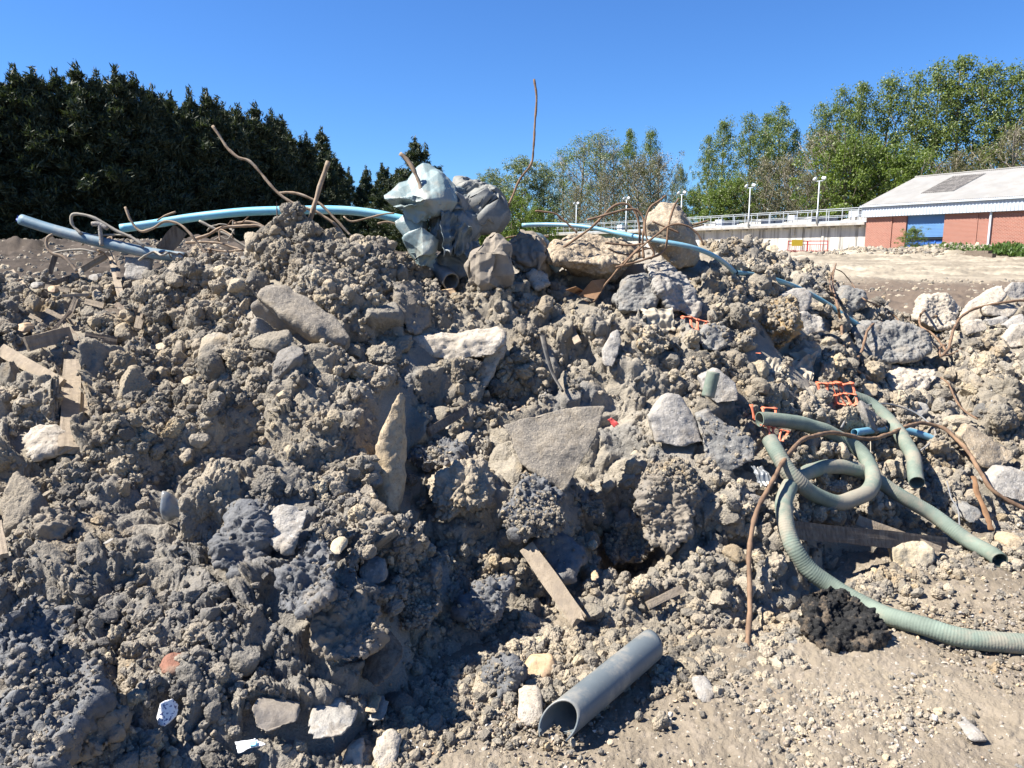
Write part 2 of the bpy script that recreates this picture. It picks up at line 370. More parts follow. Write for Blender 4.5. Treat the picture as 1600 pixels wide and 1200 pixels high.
def rough_fn(style, sd):
    if style == 'clod':
        return lambda p: .020*popcorn(p*10, sd) + .03*fbm(p*11, 3, sd+6) + .026*popcorn(p*27, sd+1) + .016*popcorn(p*58, sd+3) + .007*popcorn(p*110, sd+4) + .03*fbm(p*5, 3, sd+2) - .035
    if style == 'concrete':
        return lambda p: .022*fbm(p*9, 4, sd) + .010*popcorn(p*40, sd+1) + .012*fbm(p*3, 2, sd+2)
    if style == 'broken':
        return lambda p: .03*crumple(p, 5, sd) + .030*fbm(p*8, 4, sd+1) + .014*popcorn(p*28, sd+4) + .008*popcorn(p*60, sd+5)
    if style == 'stone':
        return lambda p: .016*fbm(p*7, 4, sd) + .008*crumple(p, 8, sd, 3, .3) + .003*fbm(p*40, 3, sd+2)
    if style == 'flat':
        return lambda p: .012*fbm(p*7, 5, sd) + .008*crumple(p, 9, sd, 3, .3) + .004*popcorn(p*30, sd+1)
    if style == 'sheet':
        return lambda p: .030*crumple(p, 7, sd, 3, .25) + .013*crumple(p, 19, sd+5, 3, .25) - .012
    if style == 'fold':
        return lambda p: .045*crumple(p*np.array([1, 1, .3]), 9, sd, 3, .35) + .016*crumple(p*np.array([1, 1, .5]), 24, sd+5, 3, .3) - .004
    if style == 'cloth':
        return lambda p: .085*(crumple(p, 4.2, sd, 3, .5)-.1) + .045*crumple(p, 10, sd+5, 3, .5) + .016*crumple(p, 26, sd+6, 3, .6)-.012
    if style == 'sack':
        return lambda p: .035*(crumple(p, 5, sd, 3, .6)-.2) + .030*crumple(p*np.array([1, 1, .45]), 15, sd+5, 3, .6) + .010*crumple(p, 34, sd+6, 3) - .012
    return lambda p: 0*p[:, 0]
SEED = [100]; CRUST = []
def solid(pts, mat, style='concrete', vox=.012, amp=1.0, sharp=False):
    SEED[0] += 13; sd = SEED[0]
    if style == 'clod': vox = min(vox, .0062)
    if style == 'broken': vox = min(vox, .008)
    if style in ('cloth', 'sack'): vox = .007
    v, n, f = remesh_bm(hull_bm(pts), vox)
    v = v + n*(rough_fn(style, sd)(v)*amp)[:, None]
    if style in ('clod', 'concrete') and mat not in (M_TAR, M_BROWNC, M_PALE) and len(v) > 300: CRUST.append((v[::3], n[::3], 1.0 if style == 'clod' else .35))
    return v, f, mat, not sharp
def place(name, parts, label=None, cat=None, group=None, parent=None):
    """parts: (v, f, mat, smooth) -> one mesh object based at its foot"""
    V = []; Fc = []; off = 0; mi = []; mats = []
    for v, f, m, s in parts:
        if m not in mats: mats.append(m)
        V.append(np.asarray(v)); Fc += [tuple(int(i)+off for i in q) for q in f]; mi += [mats.index(m)]*len(f); off += len(v)
    V = np.concatenate(V); V, o = rebase(V)
    me = np_mesh(name, V, Fc, None, parts[0][3])
    for m in mats: me.materials.append(m)
    if len(mats) > 1: me.polygons.foreach_set('material_index', np.array(mi, np.int32))
    if parent:
        o = o - np.array(parent.location)
    ob = link(name, me, parent, o)
    tag(ob, label, cat, group); return ob
def pix(pts, anchor=None, base=0.0, d0=None):
    if d0 is None:
        cy_, my_ = np.mean([p[1] for p in pts]), max(p[1] for p in pts); cx_ = np.mean([p[0] for p in pts])
        a = anchor or (cx_, cy_+(my_-cy_)*(.95 if (cy_ > 1000 or (cy_ > 835 and cx_ > 1150)) else .3)); d0 = hit(a[0], a[1]) + base
    return [W(p[0], p[1], d0+p[2]) for p in pts], d0
def chunk(name, label, cat, pts, mat, style='concrete', thick=.1, anchor=None, base=0., vox=.012, amp=1., drop=.0, d0=None, group=None):
    P, d = pix(pts, anchor, base, d0)
    P2 = list(P)
    c = np.mean(P, 0)
    for p in P:
        q = c + (p-c)*(.96 if style in ('flat', 'stone') else .86) + np.array([0, thick, -drop]); P2.append(q)
    return place(name, [solid(P2, mat, style, vox, amp)], label, cat, group)

def catmull(P, step):
    P = [np.asarray(p, float) for p in P]
    if len(P) == 2:
        n = max(2, int(np.linalg.norm(P[1]-P[0])/step)); return np.array([P[0]+(P[1]-P[0])*k/n for k in range(n+1)])
    Q = [2*P[0]-P[1]]+P+[2*P[-1]-P[-2]]; out = []
    for i in range(1, len(Q)-2):
        a, b, c, d = Q[i-1:i+3]; n = max(2, int(np.linalg.norm(c-b)/step))
        for k in range(n):
            t = k/n
            out.append(.5*((2*b)+(-a+c)*t+(2*a-5*b+4*c-d)*t*t+(-a+3*b-3*c+d)*t**3))
    out.append(Q[-2]); return np.array(out)
def tube(path, rad, seg=10, fn=None, cap=True, flat=1.0, hollow=0):
    path = np.asarray(path); n = len(path)
    T = np.gradient(path, axis=0); T /= np.linalg.norm(T, axis=1)[:, None]+1e-9
    u = np.array([0, 0, 1.]) if abs(T[0][2]) < .9 else np.array([1., 0, 0])
    V = []; U = []
    u = u - T[0]*(u@T[0]); u /= np.linalg.norm(u)
    L = np.concatenate([[0], np.cumsum(np.linalg.norm(np.diff(path, axis=0), axis=1))])
    ang = np.linspace(0, 2*np.pi, seg, endpoint=False)
    frames = []
    for k in range(n):
        u = u - T[k]*(u@T[k]); u /= np.linalg.norm(u)+1e-9; w = np.cross(T[k], u); frames.append((u.copy(), w))
        r = rad(L[k]/L[-1]) if callable(rad) else rad
        rr = r*(fn(L[k], ang) if fn else np.ones(seg))
        V.append(path[k] + (np.cos(ang)*rr*flat)[:, None]*u + (np.sin(ang)*rr)[:, None]*w)
    Fc = []
    for k in range(n-1):
        for j in range(seg):
            a = k*seg+j; b = k*seg+(j+1) % seg; Fc.append((a, b, b+seg, a+seg))
    V = np.concatenate(V)
    if hollow:
        m = n*seg; Vi = []
        c = np.repeat(path, seg, axis=0)
        Vi = c + (V-c)*(1-hollow)
        ff = [(a+m, d+m, c_+m, b+m) for (a, b, c_, d) in Fc]
        for j in range(seg):
            j2 = (j+1) % seg
            Fc.append((j, j+m, j2+m, j2)); e = (n-1)*seg
            Fc.append((e+j, e+j2, e+j2+m, e+j+m))
        V = np.concatenate([V, Vi]); Fc += ff
    elif cap:
        Fc.append(tuple(range(seg-1, -1, -1))); Fc.append(tuple((n-1)*seg+j for j in range(seg)))
    return V, Fc
def path_px(pts, lift=.0, base=None):
    """(px,py) rests on the heap, (px,py,dz) raised towards the viewer by dz, or with base: depth=base+third"""
    out = []
    for p in pts:
        if base is not None: out.append(W(p[0], p[1], base + (p[2] if len(p) > 2 else 0)))
        else: out.append(W(p[0], p[1], hit(p[0], p[1], lift+.03) - (p[2] if len(p) > 2 else 0)))
    return out
def rodfn(sd):
    def fn(L, a): return 1 + .07*np.sin(L*900) + .10*math.sin(L*37+sd) + .06*math.sin(L*91+sd*2) + .05*np.sin(a*2+sd)
    return fn
def rod(name, label, cat, pts, r=.008, mat=None, lift=.02, base=None, seg=8, group=None, step=.015, flat=1.0, taper=0):
    P = catmull(path_px(pts, lift, base), step); SEED[0] += 1
    w = np.stack([fbm(P*7+s, 3, SEED[0]+s) for s in (1, 5, 9)], 1)*r*.3; P = P+w; r = r*.72
    rad = (lambda t: r*(1-taper*t)) if taper else r
    v, f = tube(P, rad, seg, rodfn(SEED[0]), flat=flat)
    return place(name, [(v, f, mat or M_RUST, True)], label, cat, group)

# ------------------------------------------------------------------ cloth and plastic bundles (draped by a short cloth simulation)
CLEAR = []
def cloth_sim(pts, mat, vox=.016, frames=22, shrink=-.35, inner=.93, seed=1, bend=.15, grav=.15):
    bm = hull_bm(pts); c = np.mean(pts, 0)
    me = bpy.data.meshes.new('c'); bm.to_mesh(me); bm.free()
    v, n, f = remesh_bm(hull_bm(pts), vox)
    cv = c+(v-c)*inner; col = bpy.data.objects.new('col', np_mesh('col', cv, f)); C.objects.link(col)
    cm = col.modifiers.new('x', 'COLLISION'); col.collision.thickness_outer = .008; col.collision.cloth_friction = 20
    v2 = v + n*(.06*crumple(v, 4.5, seed, 3, .25)+.02*crumple(v, 11, seed+2, 3, .25))[:, None]
    o = bpy.data.objects.new('cl', np_mesh('cl', v2, f)); C.objects.link(o)
    m = o.modifiers.new('cloth', 'CLOTH'); q = m.settings
    q.quality = 6; q.mass = .3; q.tension_stiffness = 40; q.compression_stiffness = 40; q.shear_stiffness = 20; q.bending_stiffness = bend
    q.shrink_min = shrink; q.effector_weights.gravity = grav
    m.collision_settings.distance_min = .006; m.collision_settings.collision_quality = 3; m.collision_settings.use_self_collision = True; m.collision_settings.self_distance_min = .004
    S.frame_start = 1; S.frame_end = frames+1
    m.point_cache.frame_start = 1; m.point_cache.frame_end = frames+1
    for fr in range(1, frames+1): S.frame_set(fr)
    dg = bpy.context.evaluated_depsgraph_get(); m2 = bpy.data.meshes.new_from_object(o.evaluated_get(dg), depsgraph=dg)
    r = get_np(m2); bpy.data.objects.remove(o); bpy.data.objects.remove(col); S.frame_set(1)
    return r[0], r[2], mat, True

hs = hit(680, 450)-.02
def lump(pts, mat, d=hs, thick=.25, vox=.013, seed=1, **k):
    P = [W(a, b, d+c) for a, b, c in pts]; c = np.mean(P, 0)
    P += [c+(p-c)*.85+np.array([0, thick, 0]) for p in P]
    return cloth_sim(P, mat, vox, seed=seed, **k)
root = empty('plastic_sheet_bundle', tuple(W(680, 425, hs)))
BUNDLE = root; tag(root, 'crumpled pale green and grey plastic sheeting heaped on top of the mound', 'plastic sheeting')
def facet(pts, mat, d, thick=.22, vox=.006, style='sheet', amp=1.):
    P = [W(a, b, d+c) for a, b, c in pts]; c = np.mean(P, 0)
    P += [c+(p-c)*.8+np.array([0, thick, 0]) for p in P]
    return solid(P, mat, style, vox, amp)
place('upper_fold', [facet([(598, 305, .0), (620, 281, .06), (647, 266, .10), (669, 262, .12), (700, 280, .07), (711, 292, .06), (665, 311, -.17), (640, 308, -.13), (600, 311, -.02), (622, 334, .03), (643, 324, -.02), (662, 322, -.12), (678, 330, -.08), (700, 334, .01), (710, 315, .0)], M_TARP, hs-.03)], parent=root)
place('lower_fold', [facet([(617, 346, .0), (643, 327, .02), (656, 333, .0), (664, 356, -.05), (642, 378, -.06), (626, 372, .0)], M_TARP, hs+.02, .15), facet([(628, 372, -.02), (658, 352, -.10), (691, 374, -.06), (684, 394, -.05), (660, 399, -.10), (645, 408, .0), (638, 396, .0)], M_TARP, hs, .15)], parent=root)
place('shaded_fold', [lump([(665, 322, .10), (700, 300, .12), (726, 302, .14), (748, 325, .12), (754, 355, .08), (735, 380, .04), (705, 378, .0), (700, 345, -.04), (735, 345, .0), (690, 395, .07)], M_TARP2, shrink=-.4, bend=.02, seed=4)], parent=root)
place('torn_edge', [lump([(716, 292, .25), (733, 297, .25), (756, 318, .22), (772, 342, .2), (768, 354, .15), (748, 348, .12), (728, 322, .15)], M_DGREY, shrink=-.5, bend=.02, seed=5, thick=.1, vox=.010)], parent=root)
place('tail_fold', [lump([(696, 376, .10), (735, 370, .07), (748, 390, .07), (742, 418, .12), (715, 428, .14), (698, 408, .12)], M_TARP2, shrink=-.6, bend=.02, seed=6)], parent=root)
CLEAR.append((690, 380, 36)); CLEAR.append((650, 365, 34)); CLEAR.append((700, 425, 20))
ss = hit(770, 470)-.06
place('fabric_sack', [facet([(757, 364, .02), (775, 357, .04), (792, 367, .03), (803, 392, .0), (806, 425, -.02), (800, 450, .03), (788, 462, .02), (757, 456, .0), (728, 440, .02), (726, 416, -.04), (742, 392, -.08), (772, 390, -.13), (792, 398, -.08), (764, 446, -.12)], M_GEO, ss, .20, .006, 'fold', 1.6)],
      'dusty brown grey fabric sack slumped beside the plastic sheeting', 'fabric sack')
place('fabric_bundle', [lump([(802, 385, .1), (815, 374, .15), (835, 377, .15), (846, 392, .1), (844, 408, .05), (828, 415, .03), (808, 408, .05)], M_GEO, hit(825, 430)-.1, .12, .009, 8, shrink=-.7, bend=.05)],
      'smaller tied tan fabric bundle between the sack and the split boulder', 'fabric bundle')
place('fabric_bundle', [lump([(822, 372, .2), (845, 367, .22), (858, 380, .2), (856, 400, .15), (845, 400, .12)], M_TARP2, hit(825, 430), .12, .010, 9, shrink=-.6, bend=.05)],
      'dark grey fabric fold behind the tied tan bundle', 'fabric bundle')
CLEAR += [(768, 415, 38), (825, 395, 22)]

# ------------------------------------------------------------------ ground sheet
def grid_faces(nr, nc):
    i = np.arange(nr-1)[:, None]*nc + np.arange(nc-1)[None, :]
    i = i.ravel(); return np.stack([i, i+1, i+nc+1, i+nc], 1)
def build_ground():
    yr = np.concatenate([np.geomspace(1.25, 6, 430), np.geomspace(6.02, 70, 260)[0:], np.geomspace(75, 5000, 40)])
    u = np.linspace(-1.2, 1.2, 1150)
    U, Y = np.meshgrid(u, yr); X = U*Y
    x, y = X.ravel(), Y.ravel(); z = gz(x, y)
    p = np.stack([x, y, z*0], 1)
    near = np.clip(1.6-y/9, 0.25, 1)
    z = z + (.018*fbm(p*2.1, 4, 5) + .010*fbm(p*9, 3, 6))*np.clip(y/4, .8, 2)
    rut = (y > 16) & (y < 60)
    z[rut] += -.07*np.abs(np.sin((y[rut]+x[rut]*.28)*1.05))**6*np.clip(fbm(p[rut]*.18, 2, 41)+.6, 0, 1) + .05*np.abs(np.sin((y[rut]+x[rut]*.28)*1.05+.5))**8
    k = y < 9
    z[k] += .012*popcorn(p[k]*26, 8, True)*np.clip(fbm(p[k]*2.6, 3, 9)+.45, .1, 1) + .007*popcorn(p[k]*60, 8, True)
    k = (y >= 9) & (y < 75)
    z[k] += (.12*fbm(p[k]*1.1, 4, 15) + .08*popcorn(p[k]*3.2, 3, True))*np.clip(fbm(p[k]*.22, 2, 3)+.55, .1, 1)*np.where(x[k] < 0, 1.5, 1)
    me = np_mesh('ground', np.stack([x, y, z], 1), grid_faces(len(yr), len(u)), M_GROUND)
    tag(link('ground', me), kind='structure')
    # plain surround behind and beside the viewer, joined to the same level
    bm = bmesh.new()
    a = .85
    v = [bm.verts.new(q) for q in ((-1.5, 1.25, -.0), (1.5, 1.25, -.0), (6000, 5000, -.02), (6000, -3000, -.02), (-6000, -3000, -.02), (-6000, 5000, -.02))]
    bm.faces.new((v[0], v[1], v[3], v[4])); bm.faces.new((v[1], v[2], v[3])); bm.faces.new((v[0], v[4], v[5]))
    bmesh.ops.recalc_face_normals(bm, faces=bm.faces)
    me = bpy.data.meshes.new('surrounding_ground'); bm.to_mesh(me); bm.free(); me.materials.append(M_GROUND)
    tag(link('surrounding_ground', me), kind='structure')
build_ground()

# ------------------------------------------------------------------ clods and stones
def ico(level):
    bm = bmesh.new(); bmesh.ops.create_icosphere(bm, subdivisions=level, radius=1)
    v = np.array([q.co[:] for q in bm.verts]); f = np.array([[w.index for w in q.verts] for q in bm.faces]); bm.free(); return v, f
ICO = {k: ico(k) for k in (1, 2, 3, 4, 5, 6)}
def clod_mesh(name, level, style, sd, mat, smooth=True):
    r = np.random.default_rng(sd); v, f = ICO[level]; v = v.copy()
    k = {'clod': 7, 'block': 9, 'stone': 8, 'flake': 8}[style]
    rad = np.full(len(v), 1.15)
    for j in range(k):
        n = r.normal(size=3); n /= np.linalg.norm(n); d = r.uniform(.55, .95) if style != 'clod' else r.uniform(.7, 1.05)
        c = v@n; rr = np.where(c > .05, d/np.maximum(c, .05), 9)
        rad = np.minimum(rad, rr) if style == 'block' else -np.log(np.exp(-rad*9)+np.exp(-np.minimum(rr, 3)*9))/9
    p = v*rad[:, None]
    o = r.uniform(0, 50, 3)
    if style == 'clod':
        d = .22*fbm((v+o)*1.4, 2, sd) + .30*popcorn((p+o)*2.3, sd+1)
        if level >= 4: d = d + .17*popcorn((p+o)*5.5, sd+2)
        if level >= 5: d = d + .09*popcorn((p+o)*12, sd+3)
        if level >= 6: d = d + .05*popcorn((p+o)*26, sd+4)
        d = d - .2
    elif style == 'block':
        d = .07*fbm((p+o)*2.5, 4, sd) + .05*popcorn((p+o)*5, sd+1) + (.06*popcorn((p+o)*13, sd+2)+.03*popcorn((p+o)*28, sd+3) if level >= 5 else 0)
    else:
        d = .10*fbm((p+o)*1.3, 2, sd) + .02*fbm((p+o)*6, 2, sd+2)
    p = p + v*np.asarray(d)[:, None]
    p = p*(np.array([1, r.uniform(.7, 1), r.uniform(.6, .85)]) if style != 'flake' else np.array([1, .75, .28]))
    return np_mesh(name, p, f, mat, smooth)
BIGC = [clod_mesh('clay_clod', 6, 'clod', 300+k, M_SOIL) for k in range(6)] + [clod_mesh('clay_clod', 5, 'block', 320+k, M_SOIL) for k in range(4)]
def proto_coll(name, specs):
    col = bpy.data.collections.new(name)
    for k, (lv, st, mat, sm) in enumerate(specs):
        me = clod_mesh(name, lv, st, 500+k*7+len(name), mat, sm)
        o = bpy.data.objects.new('%s_%02d' % (name, k), me); col.objects.link(o)
    return col, len(specs)
M_PEB = soil_material('gravel'); 
def pebble_material():
    m, t, b = nt('pebbles'); r = N(t, 'ShaderNodeObjectInfo').outputs['Random']; P = worldpos(t)
    c = ramp(t, r, [(0, (.20, .17, .14)), (.3, (.30, .26, .21)), (.55, (.38, .34, .28)), (.72, (.45, .34, .21)), (.8, (.42, .27, .16)), (.88, (.25, .25, .25)), (1, (.6, .56, .49))])
    c = mix(t, mapr(t, noise(t, P, 40, 4), .4, .65, 0, .7), c, (.25, .21, .165))
    t.links.new(c, b.inputs['Base Color']); b.inputs['Roughness'].default_value = .85; b.inputs['Specular IOR Level'].default_value = .25
    bump(t, b, noise(t, P, 90, 4), .006, .6); return m
M_PEB = pebble_material()
def scatter(name, label, cat, pos, rot, scl, idx, col):
    me = bpy.data.meshes.new(name); me.vertices.add(len(pos)); me.vertices.foreach_set('co', np.asarray(pos, np.float32).ravel())
    a = me.attributes.new('rot', 'FLOAT_VECTOR', 'POINT'); a.data.foreach_set('vector', np.asarray(rot, np.float32).ravel())
    a = me.attributes.new('scl', 'FLOAT_VECTOR', 'POINT'); a.data.foreach_set('vector', np.asarray(scl, np.float32).ravel())
    a = me.attributes.new('idx', 'INT', 'POINT'); a.data.foreach_set('value', np.asarray(idx, np.int32))
    o = link(name, me); tag(o, label, cat, kind='stuff')
    g = bpy.data.node_groups.new(name, 'GeometryNodeTree')
    g.interface.new_socket('Geometry', in_out='INPUT', socket_type='NodeSocketGeometry'); g.interface.new_socket('Geometry', in_out='OUTPUT', socket_type='NodeSocketGeometry')
    gi = g.nodes.new('NodeGroupInput'); go = g.nodes.new('NodeGroupOutput'); ip = g.nodes.new('GeometryNodeInstanceOnPoints')
    ci = g.nodes.new('GeometryNodeCollectionInfo'); ci.inputs[0].default_value = col; ci.inputs[1].default_value = True; ci.inputs[2].default_value = True
    ip.inputs['Pick Instance'].default_value = True
    def na(n, ty):
        q = g.nodes.new('GeometryNodeInputNamedAttribute'); q.data_type = ty; q.inputs[0].default_value = n
        return [s for s in q.outputs if s.enabled][0]
    g.links.new(gi.outputs[0], ip.inputs['Points']); g.links.new(ci.outputs[0], ip.inputs['Instance'])
    g.links.new(na('idx', 'INT'), ip.inputs['Instance Index']); g.links.new(na('rot', 'FLOAT_VECTOR'), ip.inputs['Rotation'])
    g.links.new(na('scl', 'FLOAT_VECTOR'), ip.inputs['Scale']); g.links.new(ip.outputs[0], go.inputs[0])
    md = o.modifiers.new('scatter', 'NODES'); md.node_group = g
    return o
def pick(n, w):
    w = w/w.sum(); return RNG.choice(len(w), n, p=w)
# ------------------------------------------------------------------ distinct stones, slabs and blocks
def CK(name, label, cat, pts, mat, style='concrete', clear=None, **k):
    xs = [p[0] for p in pts]; ys = [p[1] for p in pts]
    cx, cy = np.mean(xs), np.mean(ys); w = max(xs)-min(xs); h = max(ys)-min(ys)
    if clear is None:
        # discs along the long axis of the outline
        n = max(1, int(max(w, h)/max(20, min(w, h)))); r = max(12, min(w, h)*.5)
        A = np.array([[p[0], p[1]] for p in pts]); A0 = A.mean(0); q, s, vt = np.linalg.svd(A-A0); ax = vt[0]; e = (A-A0)@ax; wd = max(12, np.abs((A-A0)@vt[1]).max())
        m = max(2, int((e.max()-e.min())/wd)+1)
        for t in np.linspace(e.min()+wd*.5, e.max()-wd*.5, m): c = A0+ax*t; CLEAR.append((c[0], c[1], wd*.95))
    return chunk(name, label, cat, pts, mat, style, **k)

CK('flat_stone', 'large flat buff flagstone tilted up in the middle of the heap', 'flagstone',
   [(783, 663, .02), (830, 650, .05), (897, 634, .09), (946, 636, .10), (930, 690, .0), (905, 735, -.08), (880, 770, -.13), (845, 745, -.12), (812, 725, -.08), (800, 700, -.05), (812, 682, 0)],
   M_SLATE, 'flat', thick=.07, base=-.10, vox=.009, drop=.02)
CK('curved_flagstone', 'long curved tan slab with a dark shaded underside below the blue bag', 'flagstone',
   [(402, 462, -.03), (415, 444, .09), (448, 443, .1), (480, 470, .06), (520, 492, .02), (547, 528, -.06), (540, 541, -.07), (490, 522, -.10), (440, 490, -.10)],
   M_SLATE, 'flat', thick=.04, base=-.07, vox=.009, drop=.05)
CK('sloping_block', 'dusty grey block in shade under the upper end of the curved slab', 'stone block',
   [(392, 478, -.03), (398, 505, .0), (440, 528, .02), (490, 532, .03), (480, 512, -.02), (440, 484, -.05), (405, 468, -.03)], M_CLAY, 'stone', thick=.08, base=-.03)
CK('upright_stone', 'tall narrow yellowish slab standing on edge left of the flat stone', 'flagstone',
   [(624, 612, .04), (632, 622, .05), (630, 700, .0), (624, 800, -.06), (612, 803, -.10), (606, 795, -.11), (578, 775, -.07), (590, 700, -.04), (606, 645, .0)],
   M_TAN, 'stone', thick=.08, base=-.10, vox=.009)
CK('wedge_stone', 'upright wedge of stone with a pale lit face just below the grey pipe stub', 'stone',
   [(613, 440, .0), (640, 433, .05), (656, 446, .1), (672, 512, .04), (655, 523, -.05), (640, 520, -.08), (622, 490, -.05)], M_CLAY, 'concrete', thick=.08, base=-.06)
CK('broken_flagstone', 'broken slab with a pale yellow top edge bridging a dark hollow', 'flagstone',
   [(643, 530, -.02), (700, 520, .03), (740, 516, .06), (786, 518, .06), (790, 530, -.02), (772, 556, -.06), (702, 566, -.06), (650, 556, -.05)], M_PALE, 'concrete', thick=.08, base=-.08)
CK('leaning_stone', 'thin pale stone leg leaning below the end of the yellow slab', 'stone',
   [(768, 540, .0), (786, 530, .02), (788, 545, .0), (772, 580, -.05), (756, 608, -.08), (742, 606, -.07), (742, 588, -.05)], M_PALE, 'concrete', thick=.04, base=-.06)
CK('brown_boulder', 'biggest brown concrete boulder at the top of the heap caught in rusty bars', 'concrete boulder',
   [(1008, 350, -.12), (1015, 332, .0), (1035, 320, .08), (1056, 318, .1), (1070, 338, .12), (1062, 350, -.17), (1086, 365, .05), (1092, 395, .05), (1085, 416, .0), (1062, 424, -.06), (1032, 385, -.03), (1012, 372, -.08)],
   M_BROWNC, 'concrete', thick=.25, anchor=(1060, 428), base=.0, drop=.0)
CK('split_boulder', 'wide tan concrete lump with pale top and dark hollow underside', 'concrete boulder',
   [(858, 400, -.1), (872, 376, .06), (905, 366, .16), (950, 376, .2), (992, 384, .2), (1006, 402, .1), (972, 412, -.16), (930, 412, -.2), (880, 407, -.22), (905, 430, .05), (960, 437, .05)],
   M_BROWNC, 'broken', thick=.12, anchor=(920, 440), base=.05)
CK('fractured_concrete', 'long pale pitted concrete piece sloping down below the brown boulder', 'concrete lump',
   [(1008, 412, .06), (1050, 410, .12), (1080, 440, .03), (1094, 478, -.05), (1086, 498, -.08), (1045, 480, -.12), (1030, 452, -.1)], M_CONC, 'broken', thick=.14, base=-.12)
CK('grey_lump', 'grey rounded concrete lump left of the long pitted piece', 'concrete lump',
   [(962, 470, -.04), (985, 440, .02), (1010, 430, .06), (1030, 445, .02), (1026, 478, -.07), (995, 487, -.1), (968, 486, -.08)], M_GREY, 'broken', thick=.14, base=-.08)
CK('angular_stone', 'light grey angular stone beside the lower blue pipe', 'stone',
   [(1214, 466, -.02), (1238, 452, .04), (1258, 448, .06), (1269, 462, .04), (1264, 486, -.03), (1242, 493, -.08), (1222, 480, -.06)], M_CONC, 'stone', thick=.12, base=-.08)
CK('ochre_boulder', 'crumbling ochre clay boulder overhanging a dark hollow', 'clay boulder',
   [(1182, 500, -.04), (1200, 472, .06), (1230, 470, .08), (1248, 490, .04), (1246, 508, -.1), (1225, 545, -.03), (1190, 548, .02)], M_OCHRE, 'clod', thick=.18, base=-.12)
CK('rough_boulder', 'dark layered boulder under the bent rusty bar on the right', 'boulder',
   [(1335, 520, -.02), (1362, 504, .08), (1400, 510, .1), (1440, 520, .06), (1453, 543, -.02), (1428, 562, -.10), (1372, 566, -.12), (1336, 548, -.08)], M_GREY, 'broken', thick=.2, base=-.16)
CK('tan_rubble', 'pale crumbly tan lump under the dark layered boulder', 'rubble',
   [(1386, 592, -.03), (1410, 577, .05), (1460, 578, .06), (1466, 592, -.02), (1440, 612, -.08), (1392, 610, -.08)], M_PALE, 'broken', thick=.14, base=-.05)
CK('white_boulder', 'white streaked boulder behind the hooked rusty bar', 'boulder',
   [(1436, 500, -.03), (1448, 464, .05), (1475, 458, .1), (1500, 478, .06), (1498, 508, -.05), (1465, 516, -.08)], M_PALE, 'broken', thick=.2, base=-.14)
for (lab, pts, mt, sty) in [
    ('pale slab fragment leaning right of the white boulder', [(1500, 498, 0), (1520, 470, .05), (1566, 446, .12), (1572, 462, .05), (1540, 492, -.03), (1508, 510, -.05)], M_PALE, 'flat'),
    ('rounded pale slab at the top of the right rubble beside the frame edge', [(1570, 458, 0), (1583, 442, .06), (1604, 440, .06), (1604, 474, 0), (1580, 476, -.03)], M_CONC, 'stone'),
    ('flat tan slab lying under the rusty bar near the right edge', [(1535, 482, 0), (1562, 474, .04), (1592, 482, .03), (1578, 496, -.03), (1542, 492, -.03)], M_PALE, 'flat'),
    ('thin pale flake below the flat tan slab on the right', [(1542, 500, 0), (1576, 494, .03), (1580, 504, 0), (1548, 510, -.03)], M_CONC, 'flat'),
    ('smooth grey slab pointing at the right edge', [(1568, 508, 0), (1598, 490, .05), (1604, 506, 0), (1584, 520, -.04)], M_CONC, 'stone'),
    ('broad rounded pale stone at the right edge below the slabs', [(1570, 528, 0), (1590, 508, .05), (1606, 508, .05), (1606, 540, -.03), (1580, 545, -.05)], M_PALE, 'stone'),
    ('pinkish slab lying low between the rusty bar and the white boulder', [(1502, 505, 0), (1535, 498, .03), (1545, 515, -.02), (1512, 524, -.05)], M_PALE, 'stone')]:
    CK('flagstone_piece', lab, 'flagstone', pts, mt, sty, thick=.07, base=-.08, vox=.009)
CK('brick_block', 'dusty rectangular block half buried near the right edge', 'block',
   [(1500, 682, -.0), (1514, 664, .08), (1585, 706, .04), (1586, 718, .0), (1560, 737, -.05), (1532, 728, -.08)], M_BROWNC, 'stone', thick=.09, base=-.08)
CK('grey_rock', 'broad pale grey rock at the right edge under the long rusty bar', 'rock',
   [(1542, 755, 0), (1570, 732, .05), (1604, 740, .05), (1606, 788, -.06), (1568, 778, -.06)], M_CONC, 'stone', thick=.12, base=-.06)
CK('small_block', 'small square tan block beside the orange mesh', 'block',
   [(1346, 604, 0), (1360, 595, .04), (1372, 603, .02), (1371, 618, -.02), (1350, 620, -.03)], M_TAN, 'stone', thick=.06, base=-.04, vox=.008)
CK('yellow_stone', 'smooth pale yellow stone at the foot of the heap below the hoses', 'stone',
   [(1393, 856, -.02), (1402, 849, .03), (1445, 846, .04), (1459, 860, .0), (1457, 884, -.04), (1430, 890, -.06), (1398, 888, -.05)], M_YEL, 'stone', thick=.07, base=-.03, vox=.008, drop=-.02)
CK('buff_rock', 'pale pyramid shaped rock right of the flagstone', 'rock',
   [(1014, 652, -.03), (1038, 620, .05), (1062, 618, .07), (1086, 650, .03), (1100, 690, -.03), (1060, 700, -.09), (1025, 690, -.07)], M_CONC, 'stone', thick=.12, base=-.08)
CK('pointed_stone', 'upright pointed grey stone above and right of the flagstone', 'stone',
   [(942, 550, 0), (955, 520, .04), (967, 515, .05), (972, 535, .02), (958, 575, -.05), (943, 572, -.04)], M_CONC, 'stone', thick=.06, base=-.06, vox=.009)
CK('pale_rock', 'pale smooth rock partly covered in clay behind the green pipe stub', 'rock',
   [(1095, 590, 0), (1120, 578, .04), (1150, 600, .02), (1155, 628, -.05), (1120, 632, -.06), (1098, 612, -.03)], M_CONC, 'stone', thick=.1, base=-.04)
